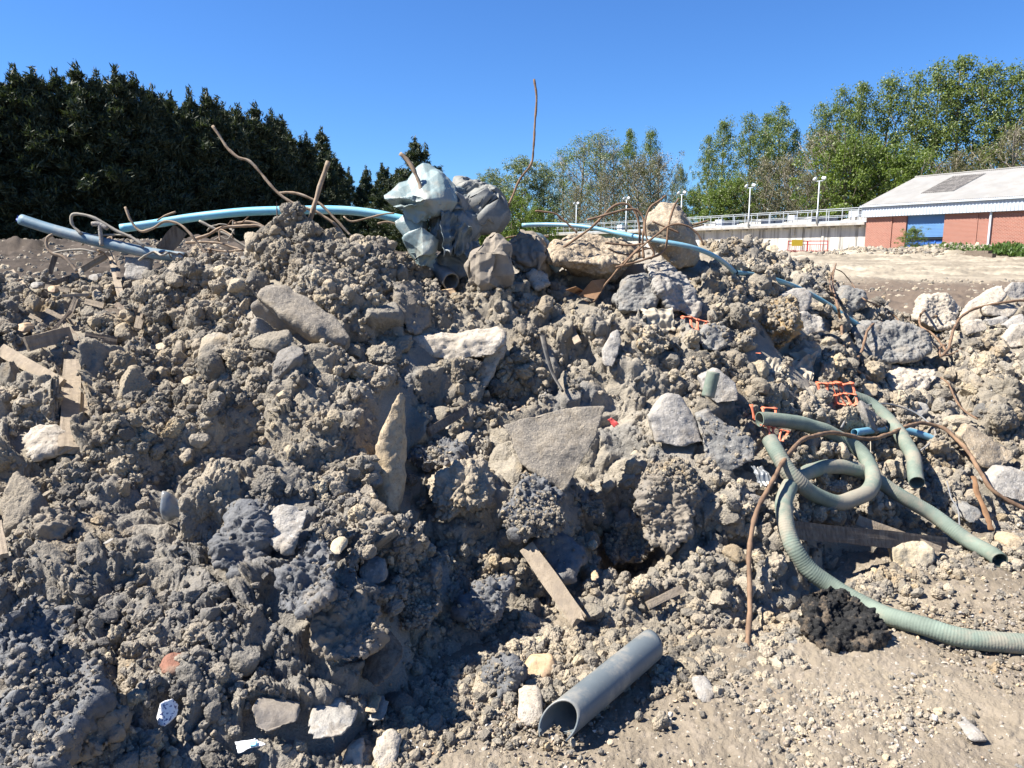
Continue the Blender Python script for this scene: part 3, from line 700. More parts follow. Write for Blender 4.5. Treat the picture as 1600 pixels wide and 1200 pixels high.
CK('flat_grey_stone', 'flat light grey stone with a broken hole left of the clay block', 'stone',
   [(414, 812, .02), (445, 797, .05), (482, 798, .05), (476, 825, -.02), (450, 862, -.09), (432, 862, -.08), (424, 840, -.04)], M_CONC, 'concrete', thick=.06, base=-.06, vox=.009)
CK('clay_block', 'large angular blue grey clay block left of centre near the foot', 'clay block',
   [(430, 948, -.05), (436, 905, 0), (462, 868, .06), (500, 866, .07), (518, 895, .0), (510, 930, -.06), (470, 962, -.1), (435, 958, -.09)], M_BLUECL, 'clod', thick=.16, base=-.1)
CK('brick', 'grey dusty brick with a cracked end in the foreground', 'brick',
   [(392, 1105, 0), (402, 1098, .06), (445, 1112, .08), (464, 1112, .05), (466, 1130, .02), (416, 1148, -.03), (398, 1140, -.03)], M_BLOCKG, 'stone', thick=.06, base=-.03, vox=.006, amp=.35)
CK('white_rubble_stone', 'pale rounded stone smeared with mud beside the grey brick', 'stone',
   [(474, 1130, 0), (490, 1112, .05), (525, 1112, .05), (551, 1135, .02), (540, 1156, -.04), (495, 1164, -.06), (480, 1150, -.04)], M_WHITE, 'stone', thick=.08, base=-.03, vox=.008)
CK('square_stone', 'squarish pale stone at the bottom edge of the photo', 'stone',
   [(583, 1172, 0), (605, 1155, .03), (622, 1165, .03), (618, 1196, -.03), (592, 1206, -.04)], M_PALE, 'stone', thick=.05, base=-.03, vox=.006)
CK('pointed_pebble', 'narrow upright buff stone at the bottom edge left of the square stone', 'stone',
   [(535, 1205, 0), (548, 1172, .03), (562, 1168, .03), (566, 1205, -.02)], M_PALE, 'stone', thick=.05, base=-.03, vox=.006)
CK('wood_block', 'square dark weathered timber block at the foot of the heap', 'timber block',
   [(560, 1060, -.02), (578, 1010, .04), (606, 994, .06), (628, 1025, .02), (612, 1055, -.04), (585, 1076, -.07)], M_WOODD, 'flat', thick=.06, base=-.05, vox=.007)
CK('orange_pebble', 'smooth orange flint pebble at the foot of the heap', 'pebble',
   [(820, 1048, 0), (832, 1034, .02), (860, 1032, .03), (870, 1044, .02), (852, 1060, -.02), (826, 1063, -.02)], M_FLINT, 'stone', thick=.05, base=-.03, vox=.005, amp=.5)
CK('rounded_clod', 'round grey clod at the foot left of the grey pipe', 'clod',
   [(756, 1058, 0), (770, 1038, .03), (795, 1040, .03), (803, 1060, .0), (792, 1085, -.04), (765, 1084, -.04)], M_BLUECL, 'clod', thick=.08, base=-.03, vox=.006)
CK('purple_pebble', 'small smooth purple brown pebble on the bare ground', 'pebble',
   [(686, 1110, 0), (694, 1106, .01), (705, 1112, .01), (704, 1126, -.01), (692, 1126, -.01)], M_BRICKR, 'stone', thick=.03, base=-.02, vox=.004, amp=.3)
CK('grey_clay_lump', 'blue grey angular clay lump left of the splintered plank', 'clay lump',
   [(725, 960, -.03), (740, 925, .03), (770, 908, .06), (800, 925, .03), (788, 965, -.05), (752, 990, -.08), (730, 985, -.06)], M_BLUECL, 'clod', thick=.12, base=-.06)
CK('smooth_clay_lump', 'smooth grey clay slab face above the splintered plank', 'clay lump',
   [(830, 850, .03), (865, 832, .06), (900, 850, .04), (915, 880, 0), (895, 910, -.06), (870, 905, -.05)], M_BLUECL, 'concrete', thick=.1, base=-.04)
CK('brown_clay_pillar', 'tall brown crumbly clay pillar beside the deep shadow', 'clay lump',
   [(1005, 775, 0), (1025, 735, .05), (1070, 730, .07), (1095, 760, .04), (1085, 820, -.03), (1055, 858, -.1), (1015, 850, -.08)], M_CLAY, 'clod', thick=.2, base=-.12)
CK('hanging_clod', 'sunlit round clod hanging in the deep shadow under the flagstone', 'clod',
   [(912, 795, 0), (925, 780, .02), (945, 782, .02), (950, 800, 0), (935, 812, -.03), (918, 810, -.02)], M_CLAY, 'clod', thick=.05, base=-.16, vox=.006)
CK('foot_clod', 'grey clod with a cratered top right of the hanging clod', 'clod',
   [(943, 860, 0), (975, 815, .05), (1005, 820, .05), (1025, 855, .0), (1005, 880, -.06), (960, 880, -.06)], M_CLAY, 'clod', thick=.14, base=-.1)
CK('clay_tower', 'tall blue grey clay mass below the flagstone', 'clay lump',
   [(800, 795, .02), (812, 750, .05), (850, 748, .06), (880, 790, .02), (885, 830, -.05), (850, 840, -.09), (808, 840, -.07)], M_BLUECL, 'clod', thick=.18, base=-.10)
CK('flat_clay_clod', 'dark blue grey slab of clay right of the upright slab', 'clay lump',
   [(635, 720, -.02), (650, 700, .03), (690, 688, .05), (725, 700, .02), (712, 722, -.05), (665, 735, -.07)], M_BLUECL, 'clod', thick=.1, base=-.08)
CK('banded_rock', 'grey rock face below the shaded side of the pyramid rock', 'rock',
   [(1090, 650, .05), (1110, 640, .08), (1150, 680, .06), (1185, 700, .02), (1175, 722, -.05), (1130, 745, -.05), (1100, 720, -.05)], M_GREY, 'concrete', thick=.15, base=-.04)
CK('foreground_clay_mass', 'huge smooth cracked grey clay mass in the bottom left corner', 'clay lump',
   [(-30, 1100, -.02), (10, 1072, .08), (60, 1080, .1), (88, 1105, .06), (95, 1160, -.04), (60, 1230, -.12), (-30, 1240, -.1)], M_BLUECL, 'clod', thick=.2, base=-.08, vox=.008)
CK('left_edge_clay', 'grey clay mass at the left edge above the corner mass', 'clay lump',
   [(-20, 1000, -.02), (0, 950, .04), (35, 975, .06), (66, 1010, .02), (60, 1060, -.06), (20, 1075, -.08), (-20, 1060, -.06)], M_BLUECL, 'clod', thick=.15, base=-.08, vox=.008)
CK('round_foreground_clod', 'rounded crumbly clod in the foreground beside the corner mass', 'clod',
   [(97, 1130, 0), (110, 1105, .04), (150, 1098, .05), (175, 1125, .02), (170, 1165, -.05), (130, 1180, -.06), (100, 1165, -.03)], M_CLAY, 'clod', thick=.12, base=-.05, vox=.007)
CK('dark_blue_clod', 'dark blue grey clod in the left half above the clay block', 'clod',
   [(340, 850, 0), (355, 820, .05), (385, 808, .06), (410, 830, .03), (405, 880, -.05), (370, 900, -.08), (345, 885, -.05)], M_BLUECL, 'clod', thick=.15, base=-.08)
CK('centre_foot_boulder', 'broad crumbly brown clod above the timber block', 'clod',
   [(490, 1000, -.02), (505, 965, .04), (550, 955, .08), (590, 975, .05), (585, 1015, -.03), (545, 1035, -.07), (500, 1030, -.05)], M_CLAY, 'clod', thick=.16, base=-.08)
CK('leaning_clay_lump', 'leaning brown clay slab right of the timber block hollow', 'clay lump',
   [(612, 960, 0), (640, 905, .05), (680, 890, .07), (690, 930, .02), (670, 985, -.06), (630, 985, -.06)], M_CLAY, 'clod', thick=.12, base=-.07)
CK('cube_clod', 'small blocky grey clod between the clay block and the leaning clay slab', 'clod',
   [(560, 888, 0), (575, 878, .03), (598, 884, .03), (600, 910, -.02), (578, 918, -.04), (562, 908, -.02)], M_GREY, 'stone', thick=.07, base=-.07, vox=.007)
CK('yellow_cobble', 'yellowish cobble right of the angular stone under the flint nodule', 'cobble',
   [(1064, 545, 0), (1078, 537, .03), (1090, 540, .02), (1092, 553, -.02), (1075, 562, -.03)], M_FLINT, 'stone', thick=.06, base=-.05, vox=.007)
CK('nodule', 'round tan nodule with a small dark crater', 'nodule',
   [(1003, 535, 0), (1020, 515, .04), (1042, 514, .04), (1048, 535, .0), (1030, 553, -.05), (1010, 552, -.04)], M_TAN, 'clod', thick=.1, base=-.08, vox=.008)
CK('grey_cobble', 'round pitted grey cobble below the small orange mesh scraps', 'cobble',
   [(1090, 530, 0), (1110, 508, .04), (1135, 512, .04), (1142, 535, .0), (1120, 548, -.05), (1098, 545, -.04)], M_GREY, 'concrete', thick=.1, base=-.08, vox=.008)
CK('small_boulder', 'small pitted dark boulder on the slope behind the blue pipe end', 'boulder',
   [(1316, 466, 0), (1325, 452, .04), (1345, 456, .04), (1347, 478, -.03), (1325, 486, -.04)], M_GREY, 'broken', thick=.1, base=-.1)
CK('sunlit_cobble', 'dark cobble below the blue pipe with a bright top', 'cobble',
   [(1238, 510, 0), (1255, 488, .05), (1285, 495, .04), (1290, 520, -.03), (1262, 528, -.05)], M_CONC, 'concrete', thick=.12, base=-.04)
CK('red_brick_lump', 'reddish brown brick lump among the blue grey clods', 'brick fragment',
   [(248, 1040, 0), (262, 1030, .02), (276, 1034, .02), (274, 1052, -.02), (254, 1054, -.02)], M_BRICKR, 'stone', thick=.05, base=-.04, vox=.005)
CK('orange_brick_piece', 'flat orange brick piece below the grey pipe stub', 'brick fragment',
   [(690, 455, 0), (708, 450, .02), (716, 460, .01), (708, 470, -.02), (692, 464, -.02)], M_FLINT, 'stone', thick=.04, base=-.08, vox=.006)
CK('pale_cap_rock', 'rock with a pale lit cap beside the brown fabric sack', 'rock',
   [(826, 430, 0), (842, 424, .04), (856, 428, .04), (858, 444, -.03), (840, 452, -.04), (828, 442, -.02)], M_PALE, 'concrete', thick=.1, base=-.08)
CK('buff_flagstone', 'pale buff slab face behind the wooden sticks on the left', 'flagstone',
   [(196, 402, .03), (236, 404, .05), (228, 440, -.02), (196, 436, -.03)], M_CONC, 'flat', thick=.05, base=-.05)
CK('tarmac_lump', 'crumbling black tarmac lump on the ground by the green hose', 'tarmac lump',
   [(1256, 990, -.02), (1272, 945, .05), (1310, 932, .08), (1350, 938, .08), (1380, 975, .04), (1385, 1005, -.02), (1345, 1020, -.06), (1290, 1012, -.05)], M_TAR, 'clod', thick=.14, base=-.02, vox=.007)
CK('pale_clod_left', 'pale smooth sided clod left of the clear plastic', 'clod',
   [(60, 815, 0), (78, 790, .04), (105, 800, .05), (100, 835, -.02), (80, 850, -.05), (62, 845, -.03)], M_CLAY, 'clod', thick=.12, base=-.07)
CK('tan_wedge', 'tan flat stone below the two upright planks on the left', 'stone',
   [(27, 690, 0), (48, 670, .04), (90, 680, .04), (95, 705, -.02), (55, 718, -.05)], M_PALE, 'concrete', thick=.1, base=-.07)
for (lab, px, py, s, mt) in [
    ('small white stone on the soil left of the wooden sticks', 54, 446, 7, M_WHITE), ('second small white stone nearer the broken boards', 146, 433, 9, M_WHITE), ('white chip in the crumbly soil left of the curved slab', 250, 542, 9, M_YEL),
    ('yellowish chip right of the upright planks', 291, 597, 7, M_YEL), ('white pebble above the clear plastic', 165, 851, 6, M_WHITE), ('yellow pebble near the top left ochre soil', 80, 452, 8, M_FLINT),
    ('smooth tan pebble on the ochre soil at far left', 32, 513, 9, M_FLINT), ('pale stone lying on bare ground near the square stone', 585, 1125, 14, M_WHITE), ('flat brown stone at the edge of the bare ground', 580, 1110, 11, M_TAN),
    ('cream stone beside the round pale cap left of centre', 598, 840, 16, M_PALE), ('cream rounded stone just right of the clay block', 522, 862, 13, M_YEL), ('pink brown pebble below the flat clay shadows', 930, 903, 7, M_FLINT),
    ('pale stone on the ground right of the grey pipe', 1105, 1088, 15, M_CONC), ('grey stone at the ground right of the grey pipe stub end', 1050, 1062, 10, M_GREY), ('lone pale stone on bare ground near the lower right corner', 1531, 1156, 13, M_CONC),
    ('pale stone under the mouth of the grey pipe', 828, 1122, 20, M_PALE), ('tan stone at the foot right of the yellow stone', 1588, 850, 15, M_TAN), ('grey stone at the foot below the rusty flat strip', 1520, 805, 16, M_GREY),
    ('white block fragment in the rubble right of the hoses', 1440, 640, 14, M_WHITE), ('blue grey cobble above the cream cloth', 1170, 560, 15, M_GREY), ('flat pale block on the far mound', 1210, 388, 9, M_YEL),
    ('grey pebble beside the tarmac lump', 1240, 1008, 9, M_GREY), ('white chip on the slope right of the flint', 700, 668, 6, M_WHITE)]:
    r = [(px + s*math.cos(a)*random.uniform(.85, 1.15), py + s*.75*math.sin(a)*random.uniform(.85, 1.15), -.01-.02*math.sin(a)) for a in np.linspace(0, 2*math.pi, 8)[:-1]]
    CK('stone', lab, 'stone', r, mt, 'stone', thick=s*.008*1., base=-.03 if py > 1000 else -.07, vox=.005 if s < 12 else .008, amp=.4)
# patterned china shard
dd = hit(258, 1115)-.07
P = [W(a, b, dd+c) for a, b, c in ((244, 1122, 0), (250, 1098, .0), (262, 1095, .02), (272, 1104, .03), (270, 1122, .01), (256, 1136, -.02), (247, 1134, -.02))]
v, f, m_, s_ = solid(P + [p+np.array([.006, .02, -.004]) for p in P], M_PAPER, 'none', .003)
mch, t_, b_ = nt('patterned_china'); mk = mapr(t_, noise(t_, objco(t_), 120, 2, .5), .55, .60)
t_.links.new(mix(t_, mk, (.74, .74, .73), (.10, .11, .22)), b_.inputs['Base Color']); b_.inputs['Roughness'].default_value = .3
place('china_shard', [(v, f, mch, True)], 'white china shard with small dark blue pattern among the clods', 'china shard'); CLEAR.append((258, 1115, 22))

# ------------------------------------------------------------------ timber
def plank(name, label, a, b, w, th=.02, mat=None, base=-.05, splinter=False, cat='plank', tilt=0.):
    """a, b: (px, py, off) ends; w: width in px"""
    da = hit(a[0], a[1])+base+a[2]; db = hit(b[0], b[1])+base+b[2]
    A = W(a[0], a[1], da); B = W(b[0], b[1], db); ww = w*(da+db)/2/F
    ax = B-A; L = np.linalg.norm(ax); ax /= L
    view = (A+B)/2-CAM; view /= np.linalg.norm(view)
    sd_ = np.cross(ax, view); sd_ /= np.linalg.norm(sd_)
    nn = np.cross(ax, sd_)
    if nn@view > 0: nn = -nn
    sd_ = sd_*math.cos(tilt)+nn*math.sin(tilt)*(1 if sd_[2] < 0 else -1); nn = np.cross(ax, sd_); nn = -nn if nn@view > 0 else nn
    n = max(8, int(L/.012)); m = 9; V = []; SEED[0] += 1; r = np.random.default_rng(SEED[0])
    endn = r.uniform(0, .10 if splinter else .02, m)
    for k in range(n+1):
        t = k/n
        ring = []
        for j in range(m):
            s = j/(m-1)-.5; tt = min(t, 1-endn[j]*(1 if splinter else .4)); 
            base_p = A+ax*L*tt + sd_*ww*s*(1+.04*math.sin(t*9+SEED[0]))
            ring.append(base_p+nn*0)
        for j in range(m-1, -1, -1): ring.append(ring[j]-nn*th)
        V += ring
    V = np.array(V); q = V@np.stack([ax*2.5, sd_*60, nn*60], 1)
    V = V + nn*(fbm(q, 3, SEED[0])*.0022)[:, None] + sd_*(fbm(q*.6+5, 3, SEED[0]+1)*.002)[:, None] + nn*(np.sin(((V-A)@ax)*6+SEED[0])*.004)[:, None]
    k2 = 2*m; Fc = []
    for k in range(n):
        for j in range(k2):
            x = k*k2+j; y = k*k2+(j+1) % k2; Fc.append((x, y, y+k2, x+k2))
    Fc.append(tuple(range(k2-1, -1, -1))); Fc.append(tuple(n*k2+j for j in range(k2)))
    V2, o = rebase(V)
    me = np_mesh(name, V2, Fc, mat or M_WOOD, False)
    ob = link(name, me, None, o); tag(ob, label, cat)
    for t in np.linspace(0, 1, max(2, int(math.hypot(a[0]-b[0], a[1]-b[1])/max(w, 10)))):
        CLEAR.append((a[0]+(b[0]-a[0])*t, a[1]+(b[1]-a[1])*t, w*.75))
    return ob
plank('plank', 'weathered plank with a splintered pale lower end sloping down the heap', (822, 853, .0), (908, 975, -.03), 27, .022, splinter=True, base=-.10)
plank('post', 'broad upright pale plank standing near the left edge', (113, 560, .02), (108, 697, -.06), 26, .035, M_WOOD, base=-.08, cat='timber post')
plank('post', 'narrower upright pale plank just right of the broad one', (143, 558, .03), (125, 690, -.04), 17, .03, M_WOOD, base=-.07, cat='timber post')
plank('board', 'grey board sloping down from the left edge towards the upright planks', (0, 545, .0), (92, 600, -.02), 20, .02, M_WOOD, base=-.1)
plank('board', 'flat short board lying above the sloping board at the left', (42, 538, -.02), (112, 520, .03), 22, .02, M_WOOD, base=-.12)
plank('stake', 'upright short stake among the sticks at top left', (173, 400, .03), (190, 468, -.03), 10, .012, base=-.08)
plank('stick', 'thin diagonal stick crossing the hollow at top left', (259, 412, .0), (184, 470, -.03), 6, .008, base=-.12, cat='stick')
plank('offcut', 'short upright offcut behind the diagonal stick', (236, 406, .0), (230, 432, -.02), 11, .012, base=-.08, cat='timber offcut')
plank('batten', 'thin dark batten leaning above the upright planks', (106, 512, .02), (146, 556, -.03), 7, .01, M_WOODD, base=-.12)
plank('board', 'short dark board across the hollow below the diagonal stick', (164, 487, 0), (212, 489, 0), 11, .015, M_WOODD, base=-.12)
plank('board', 'dark wide board in the shade right of the thin dark batten', (132, 530, .02), (182, 538, .02), 24, .02, M_WOODD, base=-.05)
plank('stake', 'leaning pale stake right of the short dark board', (225, 470, .0), (215, 512, -.02), 11, .012, base=-.09)
plank('stake', 'small pale stake in the soil at the far left edge', (17, 422, 0), (40, 450, -.02), 8, .01, base=-.07)
plank('batten', 'short pale batten under the dusty blue pipe', (172, 397, .02), (128, 422, -.02), 9, .012, base=-.08)
plank('batten', 'short upright batten above the flagstone and right of the black strip', (884, 494, .02), (903, 536, -.03), 11, .012, base=-.08)
plank('branch', 'muddy branch sloping up to the right above the flagstone', (672, 674, -.02), (768, 618, .03), 13, .02, M_WOODD, base=-.07, cat='branch')
plank('stick', 'small grey stick lying on clods right of the splintered plank', (1012, 946, 0), (1068, 919, .02), 12, .015, M_WOOD, base=-.07, cat='stick')
plank('timber', 'dark timber beam in the hollow under the hoses', (1240, 828, -.02), (1480, 852, -.02), 26, .05, M_WOODD, base=-.1, cat='timber beam')
plank('timber', 'weathered grey timber lying on the beam under the hoses', (1340, 812, .0), (1470, 862, -.02), 16, .03, M_WOOD, base=-.14, cat='timber beam')
plank('root_stump', 'dark stump of wood among the bent strips at top left', (282, 358, .0), (255, 392, -.05), 24, .05, M_WOODD, base=-.1, cat='wood stump')
plank('twig', 'bent dry twig lying on clods near the foreground brick', (205, 1046, 0), (232, 1018, .02), 5, .006, M_WOOD, base=-.06, cat='twig')
plank('stake', 'short wooden peg beside the fabric sack below its tail', (795, 470, 0), (806, 492, -.01), 8, .01, M_WOOD, base=-.06)
plank('peg', 'thin wooden peg upright below the grey cable', (1392, 610, 0), (1388, 640, -.02), 10, .01, M_WOODD, base=-.05, cat='peg')
plank('board', 'pale board end at the left edge halfway down the heap', (-4, 815, 0), (6, 865, -.02), 12, .02, M_WOOD, base=-.08)

r_ = np.random.default_rng(33)
for k in range(13):
    x0, y0 = r_.uniform(60, 290), r_.uniform(408, 530); a = r_.uniform(0, 3.14); L = r_.uniform(22, 60)
    o = plank('broken_batten', 'small broken batten lying in the rubble at the upper left', (x0, y0, r_.uniform(-.02, .02)), (x0+L*math.cos(a), y0-L*math.sin(a)*.8, r_.uniform(-.02, .02)), r_.uniform(4, 10), .012, (M_WOOD, M_WOODD)[k % 2], base=-.09)
    o['group'] = 'broken battens at the upper left'
# ------------------------------------------------------------------ pipes
def pipe(name, label, pts, r, mat, lift=.02, base=None, hollow=.12, seg=24, cat='pipe', step=.03, mud=.0, inner=None, clear=True):
    P = catmull(path_px(pts, lift, base), step); SEED[0] += 1; sd = SEED[0]
    fn = (lambda L, a: 1+.02*np.sin(a*2+sd)+.012*math.sin(L*11+sd))
    v, f = tube(P, r, seg, fn, hollow=hollow)
    if clear:
        for p in pts: pass
    return place(name, [(v, f, mat, True)], label, cat)
def clear_path(pts, r):
    for a, b in zip(pts[:-1], pts[1:]):
        n = max(1, int(math.hypot(a[0]-b[0], a[1]-b[1])/max(8, r)))
        for t in np.linspace(0, 1, n+1): CLEAR.append((a[0]+(b[0]-a[0])*t, a[1]+(b[1]-a[1])*t, r))
dA, dB = hit(880, 1145)-.10, hit(1015, 1040)-.10
A = W(872, 1130, dA); B = W(1018, 1008, dB)
ang = np.linspace(0, 2*np.pi, 33)[:-1]
ax = (B-A)/np.linalg.norm(B-A); uu = np.array([0, 0, 1.])-ax*ax[2]; uu /= np.linalg.norm(uu); wv = np.cross(ax, uu)
rp = 28.5*dA/F; V = []; npp = 40
for k in range(npp):
    t = k/(npp-1)
    for rr in (1.0,):
        for a in ang:
            off = np.cos(a)*uu + np.sin(a)*wv
            e0 = A + ax*(.05*(math.cos(a-.5))); e1 = B + ax*.012*math.cos(a*1.0+1)
            sq = 1+.03*math.cos(2*a)
            V.append(e0+(e1-e0)*t+off*rp*sq*(1-.03*t))
V = np.array(V); n32 = 32; Vi = []
cc = np.array([A+(B-A)*(k/(npp-1)) for k in range(npp)]).repeat(n32, 0)
ax_c = cc + ((V-cc)@ax)[:, None]*ax
Vi = ax_c + (V-ax_c)*.90
Fc = []
for k in range(npp-1):
    for j in range(n32):
        a, b = k*n32+j, k*n32+(j+1) % n32; Fc.append((a, b, b+n32, a+n32)); m = npp*n32; Fc.append((a+m, a+n32+m, b+n32+m, b+m))
for j in range(n32):
    m = npp*n32; j2 = (j+1) % n32; Fc.append((j, j+m, j2+m, j2)); e = (npp-1)*n32; Fc.append((e+j, e+j2, e+j2+m, e+j+m))
# a torn notch on the low side of the near end
def notch(fc):
    c = np.mean([np.concatenate([V, Vi])[i] for i in fc], 0); q = c-A; al = q@ax; rad_ = q-ax*al
    side = (rad_@wv)/rp; up_ = (rad_@uu)/rp
    return al < .04 and up_ < -.55 and abs(side) < .7
Fc = [q for q in Fc if not notch(q)]
place('grey_pipe', [(np.concatenate([V, Vi]), Fc, M_GPIPE, True)], 'large grey plastic pipe length lying on the ground in the foreground', 'plastic pipe')
clear_path([(880, 1120), (1020, 1010)], 40)
def straight_pipe(name, label, a, b, r_px, mat, base, cat='pipe', hollow=.15):
    d1 = hit(a[0], a[1])+base+a[2]; d2 = (d1+b[3]) if len(b) > 3 else hit(b[0], b[1])+base+b[2]
    A = W(a[0], a[1], d1); B = W(b[0], b[1], d2); P = np.array([A+(B-A)*t for t in np.linspace(0, 1, 14)])
    v, f = tube(P, r_px*min(d1, d2)/F, 28, lambda L, a: 1+.02*np.sin(a*2+1), hollow=hollow)
    clear_path([a[:2], b[:2]], r_px*1.2)
    return place(name, [(v, f, mat, True)], label, cat)
straight_pipe('pipe_stub', 'short dark grey pipe sticking out below the pale blue sheet', (668, 402, .12), (705, 440, -.10), 14, M_GPIPE, -.08, 'plastic pipe')
straight_pipe('pipe_stub', 'short muddy green pipe stub standing upright on the slope', (1106, 620, .0), (1115, 581, 0, -.01), 10, M_HOSE, -.10, 'plastic pipe')
# dusty clear plastic tube, split open
d1 = hit(270, 790)-.045
Pp = []
for k in range(12):
    t = k/11
    c = W(256+44*t, 788+14*t, d1+.02*t); 
    for j in range(14):
        a = -1.9+3.6*j/13; rr = (19-9*t+3*math.sin(t*9))*d1/F*(1+.12*math.sin(j*1.3+k*.5))
        Pp.append(c + (math.sin(a)*rr)*UP*1.05 - (math.cos(a)*rr*.6)*FW)
Fc = [(k*14+j, k*14+j+1, k*14+j+15, k*14+j+14) for k in range(11) for j in range(13)]
ob = place('clear_plastic_piece', [(np.array(Pp), Fc, M_CLEAR, True)], 'bent piece of dusty translucent grey plastic tube half buried left of centre', 'plastic piece')
md = ob.modifiers.new('s', 'SOLIDIFY'); md.thickness = .004; CLEAR.append((270, 790, 34))
# black curled strip
Pb = path_px([(846, 528, .08), (852, 555, .08), (862, 585, .07), (878, 612, .05)], 0)
v, f = tube(catmull(Pb, .01), lambda t: .028*(1-.55*t), 14, lambda L, a: np.where(np.cos(a-2.2) > .25, .15, 1.0), hollow=.12, flat=.75)
place('black_strip', [(v, f, M_BLACKP, True)], 'curled black rubber strip with an open end in the middle of the heap', 'rubber strip'); clear_path([(848, 535), (876, 610)], 14)

pipe('dusty_blue_pipe', 'thick dusty blue pipe with a ragged end pointing out at top left', [(33, 343), (80, 358), (140, 374), (200, 388), (245, 397), (290, 403)], .036, M_BLUED, base=hit(250, 412)-.32)
pb0 = hit(480, 372)
pipe('light_blue_pipe', 'long light blue pipe arching behind the top of the heap', [(188, 357, -.1), (240, 350, -.05), (300, 340), (370, 332), (430, 329), (520, 328), (580, 333), (640, 345)], .030, M_BLUEL, base=pb0+.28)
pc = hit(960, 412)
pipe('thin_blue_pipe', 'thin blue pipe running behind the rusty bars to the ridge', [(816, 352, .25), (850, 351, .2), (890, 352, .1), (925, 356, 0), (960, 363, -.1), (1000, 371, -.3), (1040, 378, -.4), (1080, 386, -.42), (1112, 398, -.35), (1135, 413, -.25), (1148, 426, -.2)], .0165, M_BLUE, base=pc+.1, seg=16)
pipe('thin_blue_pipe', 'thin blue pipe with a muddy brown end lying down the right slope', [(1150, 426, .05), (1175, 429, .06), (1200, 434, .06), (1230, 443, .06), (1260, 456, .06), (1295, 476, .06), (1320, 494, .05), (1342, 508, .04)], .0175, M_BLUEDIRT, seg=16)
clear_path([(1150, 426), (1200, 434), (1260, 456), (1342, 508)], 9)
pipe('blue_pipe_offcut', 'short bright blue pipe under the green hoses', [(1335, 676, .08), (1365, 672, .09), (1395, 670, .09), (1430, 676, .08), (1470, 690, .05)], .022, M_BLUE, seg=18)
pipe('blue_pipe_offcut', 'dark blue pipe bit in the shade between sack and split boulder', [(842, 402), (858, 408), (874, 422)], .03, M_BLUED, base=hit(858, 425)-.02, seg=18)

# green corrugated hoses
def hose(label, pts, r, lift=.035, base=None):
    r = r*.86; P = catmull(path_px(pts, lift, base), .0025); P = P + .012*np.stack([fbm(P*4+s, 2, SEED[0]+s) for s in (2, 6, 8)], 1); SEED[0] += 1; sd = SEED[0]
    def fn(L, a): return 1 + .013*math.sin(L*2*math.pi/.0115) + .02*np.sin(2*a+sd) + .02*math.sin(L*9+sd)
    v, f = tube(P, r, 20, fn, hollow=.14)
    clear_path(pts, r*F/4.2*1.15)
    return place('green_hose', [(v, f, M_HOSE, True)], label, 'hose')
hose('green corrugated hose making the upper loop under the rusty bar', [(1188, 656, .02), (1215, 657, .04), (1250, 662, .06), (1290, 673, .08), (1325, 690, .10), (1350, 712, .12), (1363, 742, .13), (1352, 772, .14), (1318, 787, .14), (1280, 777, .15), (1248, 755, .15), (1222, 722, .15), (1204, 688, .13)], .048)
hose('short green hose running down to an open cut end', [(1330, 617, .05), (1360, 632, .08), (1390, 660, .12), (1412, 690, .14), (1427, 720, .14), (1432, 752, .14)], .050)
hose('longest green hose looping behind and trailing across the ground', [(1562, 876, .02), (1525, 852, .03), (1490, 826, .05), (1450, 800, .06), (1410, 778, .06), (1375, 755, .05), (1345, 738, .04), (1310, 729, .04), (1275, 731, .05), (1245, 745, .06), (1226, 775, .08), (1224, 810, .09), (1236, 850, .08), (1262, 885, .06), (1300, 915, .04), (1350, 945, .02), (1400, 968, .01), (1460, 986, .01), (1530, 1000, .01), (1612, 1004, .01), (1680, 1000, .01)], .047)

# ------------------------------------------------------------------ rusty bars, cables, straps
hb = hit(785, 440)
rod('rusty_bar', 'tallest rusty bar rising into the sky behind the sack', 'steel bar', [(835, 124), (838, 150), (836, 185), (833, 235), (829, 258), (813, 280), (800, 310), (786, 336), (772, 362), (766, 400)], .0105, base=hb+.1, seg=8, mat=M_RUST)
h1 = hit(500, 372)
rod('rusty_bar', 'long bent rusty bar pointing up over the conifers at left', 'steel bar', [(333, 197), (343, 212), (356, 232), (372, 246), (388, 251), (405, 268), (430, 297), (455, 316), (480, 326), (500, 334), (525, 352), (545, 380)], .0125, base=h1-.15, mat=M_RUSTG)
rod('steel_stake', 'thick straight rusty stake leaning at the top of the heap', 'steel stake', [(514, 252), (500, 293), (487, 336), (480, 360)], .020, base=h1-.2, mat=M_RUSTG, step=.03)
rod('rusty_bar', 'short curved rusty bar passing behind the thick stake', 'steel bar', [(434, 302), (450, 301), (470, 304), (490, 312), (505, 322), (525, 343), (548, 368)], .0115, base=h1-.05, mat=M_RUSTG)
rod('rusty_bar', 'bent bar end sticking out above the pale blue sheet', 'steel bar', [(625, 240), (636, 249), (645, 262), (654, 282), (660, 300)], .019, base=hit(660, 440)-.05, mat=M_RUSTG)
rod('rusty_bar', 'thin upright rusty wire in front of the conifers', 'wire', [(432, 315), (433, 340), (433, 372)], .005, base=h1-.05)
h2 = hit(240, 425)
